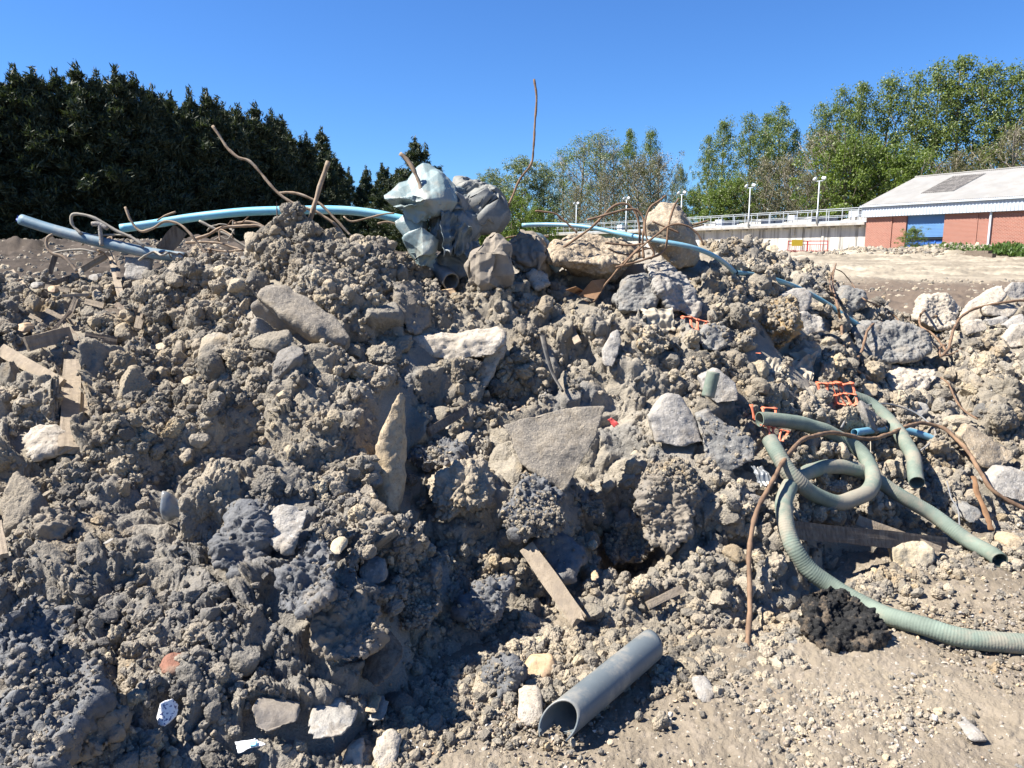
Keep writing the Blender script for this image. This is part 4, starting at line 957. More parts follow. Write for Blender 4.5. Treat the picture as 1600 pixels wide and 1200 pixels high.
TL = [('wavy rusty bar bent like a hook at the top left', [(195, 323), (205, 345), (220, 361), (238, 357), (257, 347), (278, 350), (296, 365), (312, 384), (328, 402)], .012, M_RUSTG, -.1),
      ('tan bar bent down at the left under the dusty blue pipe', [(82, 366), (74, 371), (73, 384), (82, 396), (96, 400), (110, 412), (120, 424)], .013, M_RUSTG, -.3),
      ('short dusty bar lying from the bend towards the boards', [(82, 396), (100, 392), (125, 390), (150, 394)], .009, M_STRAP, -.3),
      ('grey flat strap curled in a loop at the top left', [(128, 366), (114, 352), (112, 338), (122, 334), (145, 339), (168, 352), (185, 362), (205, 371), (225, 385)], .014, M_STRAP, -.05),
      ('grey dusty strip running behind the blue pipe', [(140, 367), (165, 367), (190, 367), (205, 368)], .010, M_STRAP, -.02),
      ('rusty angle bar crossing under the light blue pipe', [(245, 345), (258, 337), (274, 331)], .009, M_RUSTG, .1),
      ('dusty rod sloping down right in front of the conifers', [(311, 346), (330, 355), (355, 367), (375, 380), (395, 392)], .013, M_STRAP, .1),
      ('pale dusty bent rod meeting the sloping rod', [(303, 375), (325, 367), (343, 357), (370, 354), (400, 353), (415, 358)], .014, M_RUSTG, .05),
      ('thin rusty rod lying low behind the left heap', [(290, 379), (320, 378), (345, 380), (365, 387), (385, 392)], .010, M_RUSTG, .0),
      ('thin grey wire curl behind the left heap', [(335, 375), (345, 370), (355, 374), (362, 366), (366, 358)], .005, M_STRAP, .02),
      ('dark bent strip behind the soil peak', [(365, 350), (385, 347), (405, 351), (425, 362)], .012, M_RUSTG, .15),
      ('short dusty rod left of the soil peak', [(325, 388), (340, 392), (358, 393), (380, 390)], .009, M_RUSTG, -.02)]
for lab, pts, r, mt, b in TL:
    rod('bent_strip' if mt is M_STRAP else 'rusty_bar', lab, 'steel bar' if mt is not M_STRAP else 'strap', pts, r, mt, base=h2+b)
r_ = np.random.default_rng(21)
for k in range(13):
    x0 = r_.uniform(120, 400); y0 = r_.uniform(350, 392) if x0 > 300 else r_.uniform(365, 408); a = r_.uniform(-1.2, 1.2); L = r_.uniform(25, 80); pts = []
    for q in range(6):
        t = q/5; pts.append((x0+L*t*math.cos(a)+r_.normal()*3, min(415, y0-L*t*math.sin(a)*.45+r_.normal()*4-10*math.sin(t*3.1)*r_.uniform(0, 1)), r_.uniform(-.05, .05)))
    rod('rusty_wire', 'thin bent rusty wire tangled with others behind the left crest', 'wire', pts, float(r_.uniform(.005, .011)), (M_RUSTG, M_RUST, M_STRAP)[k % 3], base=h2+float(r_.uniform(-.1, .25)), group='rusty wires tangled behind the left crest')
# T shaped handle
hp = h2-.05
parts = []
for pts, r in (([(144, 350), (156, 350), (168, 357)], .016), ([(156, 352), (158, 375), (159, 384)], .013)):
    v, f = tube(catmull([W(a, b, hp) for a, b in pts], .01), r, 12); parts.append((v, f, M_CONC, True))
place('tee_handle', parts, 'grey T shaped metal handle sticking up between the blue pipes', 'metal handle')
# ragged blue end lining
v, f = tube(np.array([W(28, 341, hit(250, 412)-.32), W(36, 345, hit(250, 412)-.32), W(42, 347, hit(250, 412)-.32)]), lambda t: .018+.008*t, 9, lambda L, a: 1+.5*np.sin(a*3+L*60))
place('torn_blue_lining', [(v, f, simple('deep_blue_plastic', (.03, .08, .35), .4), False)], 'torn deep blue plastic in the end of the dusty blue pipe', 'plastic scrap')
for k, (lab, pts) in enumerate([('rusty wires twisted just left of the pale blue sheet', [(537, 338), (548, 346), (570, 342), (600, 334), (616, 333)]),
                             ('lower rusty wire left of the pale blue sheet', [(590, 349), (605, 346), (620, 350), (632, 352)])]):
    rod('rusty_wire', lab, 'wire', pts, .008, M_RUSTG, base=hit(600, 372)-.05)
h3 = hit(990, 425)
RT_ = [('arched rusty bar rising furthest left over the split boulder', [(868, 398), (880, 387), (905, 370), (925, 355), (942, 338), (955, 325), (970, 318), (984, 322), (995, 338), (999, 365), (998, 402)], .0105, -.28),
       ('second arched rusty bar beside the first', [(917, 344), (935, 339), (955, 333), (975, 328), (992, 327), (1002, 334), (1007, 350), (1004, 378), (1006, 404)], .0105, -.33),
       ('curved rusty bar standing left of the brown boulder', [(1040, 306), (1028, 315), (1016, 324), (1009, 340), (1008, 362), (1014, 380), (1022, 396), (1016, 405)], .010, -.36),
       ('rusty bar curving across the face of the brown boulder', [(1060, 310), (1052, 325), (1046, 345), (1042, 375), (1040, 388), (1030, 398), (1010, 405), (990, 411), (962, 417)], .011, -.42),
       ('rusty bar bending over the right side of the brown boulder', [(1100, 384), (1092, 368), (1078, 355), (1060, 350), (1042, 354), (1026, 367), (1008, 381), (990, 397), (975, 414)], .0095, -.45),
       ('thin rusty wire waving out left above the blue pipe', [(836, 330), (850, 331), (868, 334), (882, 345), (894, 356), (902, 364)], .009, -.1),
       ('straight rusty bar lying across the split boulder', [(946, 380), (965, 382), (985, 383), (1008, 380)], .009, -.32),
       ('rusty bar running down past the rusty sheet', [(966, 420), (958, 430), (945, 445), (932, 467), (922, 473), (912, 469), (908, 484)], .009, -.35),
       ('short rusty bar crossing behind the curved bar', [(1019, 346), (1035, 353), (1061, 364)], .0085, -.38),
       ('rusty rod poking right behind the brown boulder', [(1072, 354), (1088, 350), (1108, 344)], .010, .1),
       ('lower rusty rod poking right behind the brown boulder', [(1068, 358), (1085, 354), (1100, 351)], .008, .1),
       ('dark thin bar looping low between the two boulders', [(950, 388), (965, 395), (985, 397), (1012, 388), (1022, 392), (1018, 404)], .008, -.3),
       ('thick rusty bar down the pile between the boulders', [(1000, 386), (985, 400), (972, 412), (968, 420)], .011, -.36),
       ('pale dusty wire low behind the fabric sack', [(790, 372), (815, 367), (835, 367), (858, 370)], .008, -.0)]
for lab, pts, r, b in RT_: rod('rusty_bar', lab, 'steel bar', pts, r, M_RUST, base=h3+b)
RR = [('upright rusty bar standing on the right slope', [(1306, 412, .25), (1301, 435, .22), (1306, 468, .18), (1314, 500, .13), (1317, 535, .10), (1323, 560, .06), (1334, 582, .04)], .013),
      ('thin loop of rusty bar beside the upright bar', [(1305, 415, .25), (1298, 432, .22), (1297, 448, .2), (1306, 466, .17)], .007),
      ('wavy rusty bar trailing down right from the upright bar', [(1304, 419, .25), (1318, 427, .22), (1332, 444, .15), (1345, 463, .1), (1365, 475, .08), (1385, 485, .07), (1400, 496, .06), (1408, 508, .04)], .009),
      ('bent rusty bar arching over the dark layered boulder', [(1362, 594, .02), (1345, 582, .05), (1336, 572, .1), (1348, 545, .16), (1355, 518, .2), (1370, 503, .22), (1382, 508, .22), (1400, 516, .2), (1425, 520, .18), (1450, 517, .16), (1465, 530, .13), (1478, 548, .1)], .0125),
      ('hooked rusty bar in front of the white boulder', [(1463, 494, .1), (1470, 478, .14), (1471, 467, .16), (1460, 473, .16), (1445, 485, .15), (1437, 495, .15), (1438, 508, .14), (1450, 518, .13)], .0115),
      ('thick rusty bar sweeping up to the right edge', [(1640, 470, .1), (1600, 470, .13), (1562, 474, .16), (1527, 481, .18), (1503, 494, .18), (1491, 512, .16), (1486, 530, .13), (1482, 545, .1), (1470, 557, .08), (1468, 545, .1), (1478, 540, .1)], .0145),
      ('long brown bar bent over the green hoses to the right edge', [(1166, 1012, .0), (1170, 970, .03), (1173, 930, .05), (1170, 880, .10), (1172, 840, .13), (1184, 795, .17), (1205, 755, .2), (1228, 715, .22), (1255, 687, .23), (1290, 677, .22), (1320, 680, .22), (1355, 686, .22), (1385, 680, .22), (1415, 667, .22), (1445, 661, .2), (1475, 670, .17), (1505, 697, .14), (1530, 735, .11), (1550, 765, .09), (1580, 785, .07), (1612, 800, .05)], .0145),
      ('short rusty bar in the rubble above the right block', [(1470, 590, .04), (1482, 600, .05), (1492, 622, .05), (1505, 640, .05), (1528, 655, .03)], .008),
      ('end of a rusty bar lying right of the sweeping bar', [(1470, 557, .07), (1490, 552, .08), (1502, 545, .07)], .010),
      ('rusty bar hidden under the dark layered boulder', [(1380, 552, .07), (1392, 560, .07), (1405, 567, .06)], .008)]
for lab, pts, r in RR:
    rod('rusty_bar', lab, 'steel bar', pts, r*1.12, M_RUST, lift=.02); clear_path(pts, 6)
rod('grey_cable', 'thin grey cable looping over the green hoses', 'cable', [(1315, 668, .03), (1325, 650, .08), (1342, 637, .12), (1370, 631, .16), (1400, 634, .18), (1430, 645, .16), (1452, 662, .14), (1461, 678, .12), (1452, 693, .1), (1438, 704, .06)], .0085, M_CABLE)
rod('grey_cable', 'thin grey cable end low on the right under the long bar', 'cable', [(1480, 752, .04), (1486, 778, .06), (1496, 795, .05), (1499, 822, .02)], .006, M_CABLE)
rod('pale_string', 'pale frayed string under the green loop', 'string', [(1360, 690, .08), (1362, 720, .05), (1370, 738, .03), (1374, 750, .02)], .004, M_CREAM)
rod('rusty_strip', 'flat rusty strip lying on the slope at the right', 'steel strip', [(1520, 745, .05), (1528, 772, .05), (1540, 800, .05), (1548, 828, .03)], .022, M_RUSTP, flat=.35); clear_path([(1520, 745), (1548, 828)], 14)

# rusty folded sheet
d = hit(920, 455)-.12
P = [(884, 452, 0), (900, 447, -.03), (912, 455, .05), (925, 438, -.02), (946, 436, .03), (940, 455, .0), (930, 468, -.03), (905, 462, .0), (898, 458, .03)]
Vv = [W(a, b, d+c) for a, b, c in P]; 
bm = bmesh.new(); vs = [bm.verts.new(p) for p in Vv]
for q in ((0, 1, 8), (1, 2, 8), (2, 7, 8), (2, 3, 7), (3, 5, 7), (3, 4, 5), (5, 6, 7)): bm.faces.new([vs[i] for i in q])
bmesh.ops.subdivide_edges(bm, edges=bm.edges, cuts=4, use_grid_fill=True)
me = bpy.data.meshes.new('x'); bm.to_mesh(me); bm.free(); v, n, f = get_np(me); v = v+n*(.012*crumple(v, 9, 5))[:, None]
ob = place('rusty_sheet', [(v, f, M_RUSTP, False)], 'torn rusty sheet metal under the split boulder', 'sheet metal')
md = ob.modifiers.new('s', 'SOLIDIFY'); md.thickness = .004; CLEAR.append((915, 455, 34))

def cloth(name, label, quad, mat, fold=6, amp=.02, base=-.08, cat='fabric scrap', n=36, sd=3, seed_dir=0., thick=.004):
    """quad: four (px,py,off) corners; folds run across it"""
    d0 = hit(np.mean([q[0] for q in quad]), np.mean([q[1] for q in quad]))+base
    q = [W(a, b, d0+c) for a, b, c in quad]; V = []
    for i in range(n):
        for j in range(n):
            s, t = i/(n-1), j/(n-1); V.append((q[0]*(1-s)+q[1]*s)*(1-t)+(q[3]*(1-s)+q[2]*s)*t)
    V = np.array(V); nn = np.cross(q[1]-q[0], q[3]-q[0]); nn /= np.linalg.norm(nn)
    ss_ = np.repeat(np.arange(n)/(n-1), n); tt = np.tile(np.arange(n)/(n-1), n)
    w = ss_*fold*(1+.5*tt) + .8*vnoise(np.stack([ss_*3, tt*3, ss_*0+sd], 1), sd)
    V = V + nn*(.45*amp*(np.abs((w % 2)-1)-.5)+1.5*amp*crumple(V, 11, sd, 3, .6)+.9*amp*crumple(V, 30, sd+2, 3, .6))[:, None]
    e = vnoise(np.stack([ss_*7, tt*7, ss_*0], 1), sd+9)
    c = V.mean(0); edge = np.maximum(np.abs(ss_-.5), np.abs(tt-.5))*2
    V = c+(V-c)*(1-.18*np.clip(edge-.6, 0, 1)*2.5*np.clip(e+.5, 0, 1))[:, None]
    Fc = [(i*n+j, i*n+j+1, (i+1)*n+j+1, (i+1)*n+j) for i in range(n-1) for j in range(n-1)]
    ob = place(name, [(V, Fc, mat, True)], label, cat); m = ob.modifiers.new('s', 'SOLIDIFY'); m.thickness = thick
    cx = np.mean([a[0] for a in quad]); cy = np.mean([a[1] for a in quad]); CLEAR.append((cx, cy, .45*max(max(a[0] for a in quad)-min(a[0] for a in quad), max(a[1] for a in quad)-min(a[1] for a in quad))))
    return ob
def flap(name, quad, mat, sd, fold=3, amp=.03):
    n0 = len(CLEAR); o = cloth(name, None, [(a, b, c+hs-hit(np.mean([q[0] for q in quad]), np.mean([q[1] for q in quad]))) for a, b, c in quad], mat, fold, amp, base=0, cat=None, sd=sd)
    del CLEAR[n0:]; o.parent = BUNDLE; o.location = o.location-BUNDLE.location
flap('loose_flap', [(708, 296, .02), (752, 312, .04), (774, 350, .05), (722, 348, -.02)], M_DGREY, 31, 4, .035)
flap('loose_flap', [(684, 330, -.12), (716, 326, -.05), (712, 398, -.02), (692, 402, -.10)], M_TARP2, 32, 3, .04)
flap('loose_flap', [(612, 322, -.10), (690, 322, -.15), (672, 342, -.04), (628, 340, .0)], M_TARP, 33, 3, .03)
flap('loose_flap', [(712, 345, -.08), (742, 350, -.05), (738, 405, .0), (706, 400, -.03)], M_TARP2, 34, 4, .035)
flap('loose_flap', [(640, 396, -.05), (684, 396, -.08), (676, 420, -.03), (650, 416, -.02)], M_TARP, 35, 4, .02)
cloth('fabric_scrap', 'crumpled cream fabric below the long pitted concrete', [(1003, 478, .05), (1050, 482, .06), (1062, 520, -.04), (1005, 520, -.05)], M_CREAM, 7, .025, sd=4)
cloth('fabric_scrap', 'cream fabric hanging in a pointed fold above the orange mesh', [(1226, 562, .04), (1280, 545, .06), (1272, 600, -.05), (1252, 612, -.08)], M_CREAM, 5, .03, sd=5)
cloth('fabric_scrap', 'upper stretched cream fabric beside the dark hollow', [(1228, 548, .05), (1285, 538, .08), (1284, 556, .0), (1240, 566, -.02)], M_CREAM, 3, .02, sd=6)
cloth('fabric_scrap', 'pleated cream fabric strip left of the pointed fold', [(1184, 556, .04), (1222, 560, .04), (1224, 588, -.04), (1190, 584, -.05)], M_CREAM, 9, .02, sd=7)
cloth('plastic_scrap', 'shiny clear plastic scrap left of the long brown bar', [(1172, 730, .03), (1192, 728, .03), (1212, 756, -.03), (1188, 764, -.04)], M_CLEAR, 5, .015, sd=8, cat='plastic scrap')
cloth('litter', 'torn white litter scrap with a blue patch in the foreground', [(367, 1160, .0), (400, 1154, .02), (415, 1164, .0), (372, 1178, -.02)], M_PAPER, 2, .006, sd=9, cat='litter', base=-.05)
cloth('litter', 'small blue wrapper on the white litter scrap', [(386, 1160, .0), (402, 1156, .01), (400, 1164, -.01), (390, 1166, -.01)], M_LBLUE, 2, .003, sd=10, cat='litter', base=-.065, n=12)
cloth('litter', 'tiny turquoise plastic strip on the ground below the tarmac lump', [(1163, 1146, 0), (1176, 1150, 0), (1174, 1158, 0), (1166, 1154, 0)], M_LBLUE, 2, .006, sd=11, cat='litter', base=-.02, n=12)
cloth('litter', 'small red plastic scrap right of the flagstone', [(950, 655, .0), (956, 652, .01), (968, 663, -.0), (960, 668, -.01)], M_RED, 2, .006, sd=12, cat='litter', base=-.08, n=14)
# orange barrier mesh pieces
def net(label, quad, nx, ny, base=-.1, sd=1, r=.0075, tear=.0):
    d0 = hit(np.mean([q[0] for q in quad]), np.mean([q[1] for q in quad]))+base; rr = np.random.default_rng(sd)
    q = [W(a, b, d0+c) for a, b, c in quad]; G = {}
    sz = np.linalg.norm(q[1]-q[0])
    for i in range(nx+1):
        for j in range(ny+1):
            s, t = i/nx, j/ny; p = (q[0]*(1-s)+q[1]*s)*(1-t)+(q[3]*(1-s)+q[2]*s)*t
            G[i, j] = p + rr.normal(size=3)*sz*.032 + FW*sz*.06*math.sin(s*5+sd+t*3)
    parts = []
    for i in range(nx+1):
        for j in range(ny+1):
            for (a, b, hz) in ((i+1, j, 1), (i, j+1, 0)):
                if (a, b) in G and rr.random() > tear:
                    P = np.array([G[i, j]+(G[a, b]-G[i, j])*t for t in np.linspace(0, 1, 6)])
                    k = 1.5 if hz else .75
                    v, f = tube(P, lambda t, k=k: r*1.15*k*(1+1.3*(abs(t-.5)*2)**2.5), 8, flat=.22); parts.append((v, f, M_ORANGE, True))
    for a, b, _ in quad: pass
    CLEAR.append((np.mean([q_[0] for q_ in quad]), np.mean([q_[1] for q_ in quad]), .4*max(1, abs(quad[1][0]-quad[0][0]))))
    return place('orange_mesh', parts, label, 'plastic mesh')
net('largest piece of orange barrier mesh at the end of the short green hose', [(1272, 598, .02), (1334, 600, .0), (1340, 632, -.04), (1290, 636, -.04)], 5, 2, sd=3, r=.0095, tear=.08)
net('faded orange mesh left of the upper hose end', [(1174, 634, .02), (1212, 636, .02), (1208, 652, -.02), (1178, 656, -.02)], 2, 1, sd=4, r=.007, tear=.2)
net('small orange mesh scrap below the upper hose end', [(1190, 664, .02), (1232, 672, .02), (1222, 688, -.02), (1196, 686, -.02)], 4, 1, sd=5, r=.006, tear=.2)
net('orange mesh scraps beside the long pitted concrete', [(1066, 492, .04), (1105, 502, .04), (1095, 520, -.02), (1072, 514, -.0)], 3, 1, sd=6, r=.009, tear=.1)
net('tiny orange strip left of the pleated cream fabric', [(1164, 550, .02), (1188, 552, .02), (1186, 558, 0), (1168, 558, 0)], 2, 1, sd=7, r=.006, tear=.1)
net('torn orange mesh tail under the small cobble', [(1085, 525, .02), (1090, 526, .02), (1090, 538, 0), (1082, 536, 0)], 1, 2, sd=8, r=.007, tear=.1)

QX, QY = 560, 420
def build_q():
    gx = np.arange(QX)*4-300.; gy = np.arange(QY)*4-240.; Q = np.full((QY, QX), 9., np.float32)
    for (a, b, r) in CLEAR:
        i0, i1 = int((a-3*r+300)/4), int((a+3*r+300)/4)+2; j0, j1 = int((b-3*r+240)/4), int((b+3*r+240)/4)+2
        i0, j0 = max(i0, 0), max(j0, 0); i1, j1 = min(i1, QX), min(j1, QY)
        if i0 >= i1 or j0 >= j1: continue
        d = np.sqrt((gx[None, i0:i1]-a)**2+(gy[j0:j1, None]-b)**2)/r
        Q[j0:j1, i0:i1] = np.minimum(Q[j0:j1, i0:i1], d)
    return Q
def qval(P):
    d = P-CAM; zc = np.maximum(d@FW, .1); px = 800+F*(d@RT)/zc; py = 600-F*(d@UP)/zc
    i = np.clip((px+300)/4, 0, QX-1).astype(int); j = np.clip((py+240)/4, 0, QY-1).astype(int)
    return QM[j, i]
def clearmask(P, grow=1.0): return qval(P) > grow
QM = build_q()
# ------------------------------------------------------------------ soil heap
def build_heap():
    yr = np.concatenate([np.linspace(1.15, 2.2, 150)[:-1], np.linspace(2.2, 7.2, 760), np.linspace(7.25, 13, 150)])
    u = np.concatenate([np.linspace(-1.15, -.76, 110)[:-1], np.linspace(-.76, .76, 980), np.linspace(.76, 1.15, 110)[1:]])
    U, Y = np.meshgrid(u, yr); X = U*Y; nr, nc = X.shape
    Z = Hm(X, Y); G = gz(X, Y); H0 = heap0(X, Y)
    for (bx, by, br, bz) in BW: H0 = H0 + bz*np.exp(-(((X-bx)**2+(Y-by)**2)/br**2))
    amt = np.clip((H0-G+.03)/.22, 0, 1)
    Zb = np.where(H0 > G, H0, G-.05-np.clip(G-H0, 0, .2))
    p = np.stack([X, Y, Zb], -1)
    du = np.gradient(p, axis=1); dv = np.gradient(p, axis=0); n = np.cross(du, dv); n /= np.linalg.norm(n, axis=-1)[..., None]
    p = p.reshape(-1, 3); n = n.reshape(-1, 3); a = amt.ravel()
    far = np.clip((9-p[:, 1])/3, .55, 1)
    d = .11*fbm(p*1.9, 3, 21) + .15*popcorn(p*3.0, 22) + .095*popcorn(p*7.0, 23) - .135
    m1 = np.clip(vnoise(p*2.7, 44)*1.2+.7, .2, 1)
    d = d + (.042*popcorn(p*15, 24) + .022*popcorn(p*34, 25))*m1 + .010*popcorn(p*72, 26) - .02
    qv = qval(p); cl_ = np.clip((1.45-qv)/.5, 0, 1)*(qv < 5); d = d*(1-cl_)+np.minimum(d, -.012)*cl_
    n2 = n + .35*np.stack([vnoise(p*9, 31), vnoise(p*9, 32), vnoise(p*9, 33)], 1)
    v = p + n2*(d*a)[:, None]
    v[:, 2] -= (1-a)*.05
    me = np_mesh('soil_heap', v, grid_faces(nr, nc), M_SOIL)
    tag(link('soil_heap', me), kind='structure')
    vg = v.reshape(nr, nc, 3); du = np.gradient(vg, axis=1); dv = np.gradient(vg, axis=0)
    nn = np.cross(du, dv); ar = np.linalg.norm(nn, axis=-1); nn = nn/(ar[..., None]+1e-9)
    return vg.reshape(-1, 3), nn.reshape(-1, 3), ar.ravel(), a
HV, HN, HA, HAMT = build_heap()

VIS = (HAMT > .25) & (HV[:, 1] > 1.5)
wgt = HA*VIS
ridgeY = np.interp(800+F*HV[:, 0]/HV[:, 1], RIDGE[:, 0], RIDGE[:, 2])
front = np.where(HV[:, 1] < ridgeY+.35, 1, np.where(HV[:, 1] > 8.2, .35, .12)); wgt = wgt*front
patch = np.clip(.55+.8*fbm(HV*1.7, 2, 77), .12, 1.3)

# ------------------------------------------------------------------ large individual clods, then the loose soil
def rnd_rot(n): return RNG.uniform(0, 2*math.pi, (n, 3))
w2 = wgt*clearmask(HV, 1.45)
cand = pick(5200, w2); chosen = []
for i in cand:
    p = HV[i]
    if p[1] > 7.5: continue
    r = float(RNG.choice([.05, .065, .085, .11, .15], p=[.32, .3, .22, .12, .04]))
    if p[1] > np.interp(800+F*p[0]/p[1], RIDGE[:, 0], RIDGE[:, 2])-.45: r = min(r, .045)
    if p[1] < 2.8: r = min(r*.75, .06)
    if all((p[0]-q[0])**2+(p[1]-q[1])**2+(p[2]-q[2])**2 > (.55*(r+s))**2*1.9 for q, s, _ in chosen): chosen.append((p, r, i))
    if len(chosen) >= 270: break
RUB = []
for k, (mt, nm) in enumerate(((M_CONC, 'grey'), (M_PALE, 'pale'), (M_TAN, 'tan'), (M_GREY, 'dark'), (M_CONC, 'grey'))):
    RUB.append(clod_mesh('rubble_stone', 5, 'block', 340+k, mt))
for k, (p, r, i) in enumerate(chosen):
    u_ = 800+F*p[0]/p[1]
    if RNG.random() < (.22 if u_ < 900 else .5):
        o = link('rubble_stone', RUB[int(RNG.integers(5))], None, tuple(p + HN[i]*r*.05)); o.rotation_euler = tuple(RNG.uniform(0, 6.28, 3)); o.scale = tuple(RNG.uniform(.6, 1.2, 3)*r*.8)
        tag(o, 'angular broken stone or concrete lump lying among the clods', 'stone', 'broken stones among the clods'); continue
    me = BIGC[int(RNG.integers(len(BIGC)))]
    o = link('clay_clod', me, None, tuple(p + HN[i]*r*.10)); o.rotation_euler = tuple(RNG.uniform(0, 6.28, 3)); s = RNG.uniform(.8, 1.15, 3)*r; o.scale = tuple(s)
    tag(o, 'large lumpy clod of dried grey brown clay lying on the heap', 'clod', 'large clay clods on the heap')
BIGP = np.array([q[0] for q in chosen])
px_ = 800+F*HV[:, 0]/HV[:, 1]
i_ = pick(70, wgt*clearmask(HV, 1.1)*(((px_ > 1360) & (HV[:, 1] > 5.2))*3.0+((px_ > 880) & (HV[:, 1] > 4.6))*1.0+.04))
for k, i in enumerate(i_):
    r = float(RNG.uniform(.035, .105)); o = link('concrete_piece', RUB[int(RNG.choice([0, 1, 1, 2, 4]))], None, tuple(HV[i]+HN[i]*r*.3)); o.scale = (r*1.1, r*RNG.uniform(.5, .9), r*RNG.uniform(.22, .45))
    q_ = Vector(tuple(HN[i]+RNG.normal(size=3)*.45)).to_track_quat('Z', 'Y').to_euler(); q_.z += RNG.uniform(0, 6.28); o.rotation_euler = q_
    tag(o, 'flat angular piece of broken pale concrete on the upper or right part of the heap', 'concrete piece', 'flat broken concrete pieces')
# splinters of wood and roots
i_ = pick(46, wgt*clearmask(HV, 1.0)*np.where((HV[:, 0] < -1.6) & (HV[:, 1] > 3.4), 7, 1))
for k, i in enumerate(i_):
    L = float(RNG.uniform(.06, .22)); a = RNG.uniform(0, 6.28); d = np.array([math.cos(a), math.sin(a), RNG.uniform(-.2, .5)]); n_ = HN[i]; d = d-n_*(d@n_)+n_*RNG.uniform(-.05, .35); d /= np.linalg.norm(d)
    P0 = HV[i]+n_*.022; P = np.array([P0+d*L*(t-.4)+RNG.normal(size=3)*.003 for t in np.linspace(0, 1, 7)]); w_ = float(RNG.uniform(.003, .009))
    v, f = tube(P, lambda t: w_*(1-.5*t), 5, flat=.4+.6*RNG.random())
    place('wood_splinter', [(v, f, (M_WOOD, M_WOOD, M_WOODD)[k % 3], False)], 'thin splinter of weathered wood sticking out of the soil', 'wood splinter', 'wood splinters in the soil')
cM, nM = proto_coll('crumbly_clod', [(5, 'clod', M_SOIL, True)]*6 + [(5, 'block', M_SOIL, True)]*3 + [(4, 'block', M_SOIL, False)]*3)
cS, nS = proto_coll('crumb', [(3, 'clod', M_SOIL, False)]*5 + [(3, 'block', M_SOIL, False)]*5)
cP, nP = proto_coll('pebble', [(3, 'stone', M_PEB, True)]*5 + [(2, 'block', M_PEB, False)]*3 + [(2, 'flake', M_PEB, False)]*2)
def spread_on_heap(n, lo, hi, power, grow, name, label, cat, col, nproto, sink=.32, density=patch):
    ww = wgt*density*(clearmask(HV, grow) if grow else 1)
    i = pick(n, ww); u = RNG.random(n); s = lo*(hi/lo)**(u**power)
    s = s*np.clip(HV[i, 1]/4.2, .62, 1.3)
    pos = HV[i] + RNG.normal(size=(n, 3))*.004 + HN[i]*(s*sink)[:, None]
    return scatter(name, label, cat, pos, rnd_rot(n), s[:, None]*RNG.uniform(.75, 1.2, (n, 3)), RNG.integers(0, nproto, n), col)
spread_on_heap(8000, .018, .060, 1.7, 1.15, 'loose_clods', 'medium and small crumbly soil clods covering the heap', 'soil', cM, nM)
spread_on_heap(76000, .006, .024, 1.4, .95, 'soil_crumbs', 'small soil crumbs covering the whole heap', 'soil', cS, nS, .3)
spread_on_heap(11500, .004, .014, 1.6, .85, 'gravel', 'small pebbles scattered over the heap', 'gravel', cP, nP, .4, np.clip(patch+.3*(HV[:, 0] > 2), .1, 2))
# extra crumbs clinging to the big clods
cv_ = np.concatenate([q[0] for q in CRUST]); cn_ = np.concatenate([q[1] for q in CRUST]); cw_ = np.concatenate([np.full(len(q[0]), q[2]) for q in CRUST])
cw_ = cw_*np.clip(.3+.9*fbm(cv_*5, 2, 88), .02, 1)*np.clip(cn_[:, 2]+.35, .05, 1); n = 7000; i = pick(n, cw_); sz = .004*4.0**(RNG.random(n)**1.5)*np.clip(cv_[i, 1]/4.2, .6, 1.3)
scatter('clinging_crumbs', 'soil crumbs clinging to the larger lumps and stones', 'soil', cv_[i]+cn_[i]*(sz*.2)[:, None], rnd_rot(n), sz[:, None]*RNG.uniform(.75, 1.2, (n, 3)), RNG.integers(0, nS, n), cS)
# ground gravel in the foreground, and stony right hand slope
def ground_scatter(name, label, n, lo, hi, col, nproto, region, power=1.6):
    P = []
    while len(P) < n:
        px, py = RNG.uniform(region[0], region[2], 4000), RNG.uniform(region[1], region[3], 4000)
        d = ray(0, 0)
        dx = (px-800)/F; zz = -FW[2]+0
        dirz = FW[2] + (600-py)/F*UP[2]; diry = FW[1] + (600-py)/F*UP[1]
        t = -CAMZ/dirz; X = dx*t; Y = diry*t
        ok = (t > 0) & (RNG.random(4000) < np.clip((t/6)**2, 0.02, 1)) & (Y < 14)
        h0 = heap0(X, Y); ok &= h0 < .03
        m = np.clip(.5+fbm(np.stack([X*2, Y*2, X*0], 1), 3, 9), .08, 1); ok &= RNG.random(4000) < m*(1.0+0*X)
        P += list(np.stack([X, Y, gz(X, Y)+.010], 1)[ok])
    P = np.array(P[:n]); s = lo*(hi/lo)**(RNG.random(n)**power)
    P[:, 2] += s*.2
    return scatter(name, label, 'gravel', P, rnd_rot(n), s[:, None]*RNG.uniform(.7, 1.2, (n, 3)), RNG.integers(0, nproto, n), col)
ground_scatter('ground_gravel', 'small stones scattered over the bare ground', 9000, .003, .013, cP, nP, (300, 600, 2150, 1260), 2.2)
ground_scatter('ground_crumbs', 'soil crumbs scattered over the bare ground', 7000, .004, .018, cS, nS, (300, 600, 2150, 1260), 2.4)
# skirt of crumbs along the foot of the heap
n = 6200; px = RNG.uniform(350, 2100, n); fy = np.interp(px, FOOT[:, 0], FOOT[:, 1]) - np.abs(RNG.normal(size=n))*.22 + .05
X = (px-800)/F*fy/.985; pos = np.stack([X, fy, np.maximum(gz(X, fy)+.012, heap0(X, fy))], 1); s = .006*(5.5)**(RNG.random(n)**2.2)
scatter('foot_crumbs', 'crumbs and small clods rolled to the foot of the heap', 'soil', pos+np.array([0, 0, .004]), rnd_rot(n), s[:, None]*RNG.uniform(.75, 1.2, (n, 3)), RNG.integers(0, nM, n), cM)

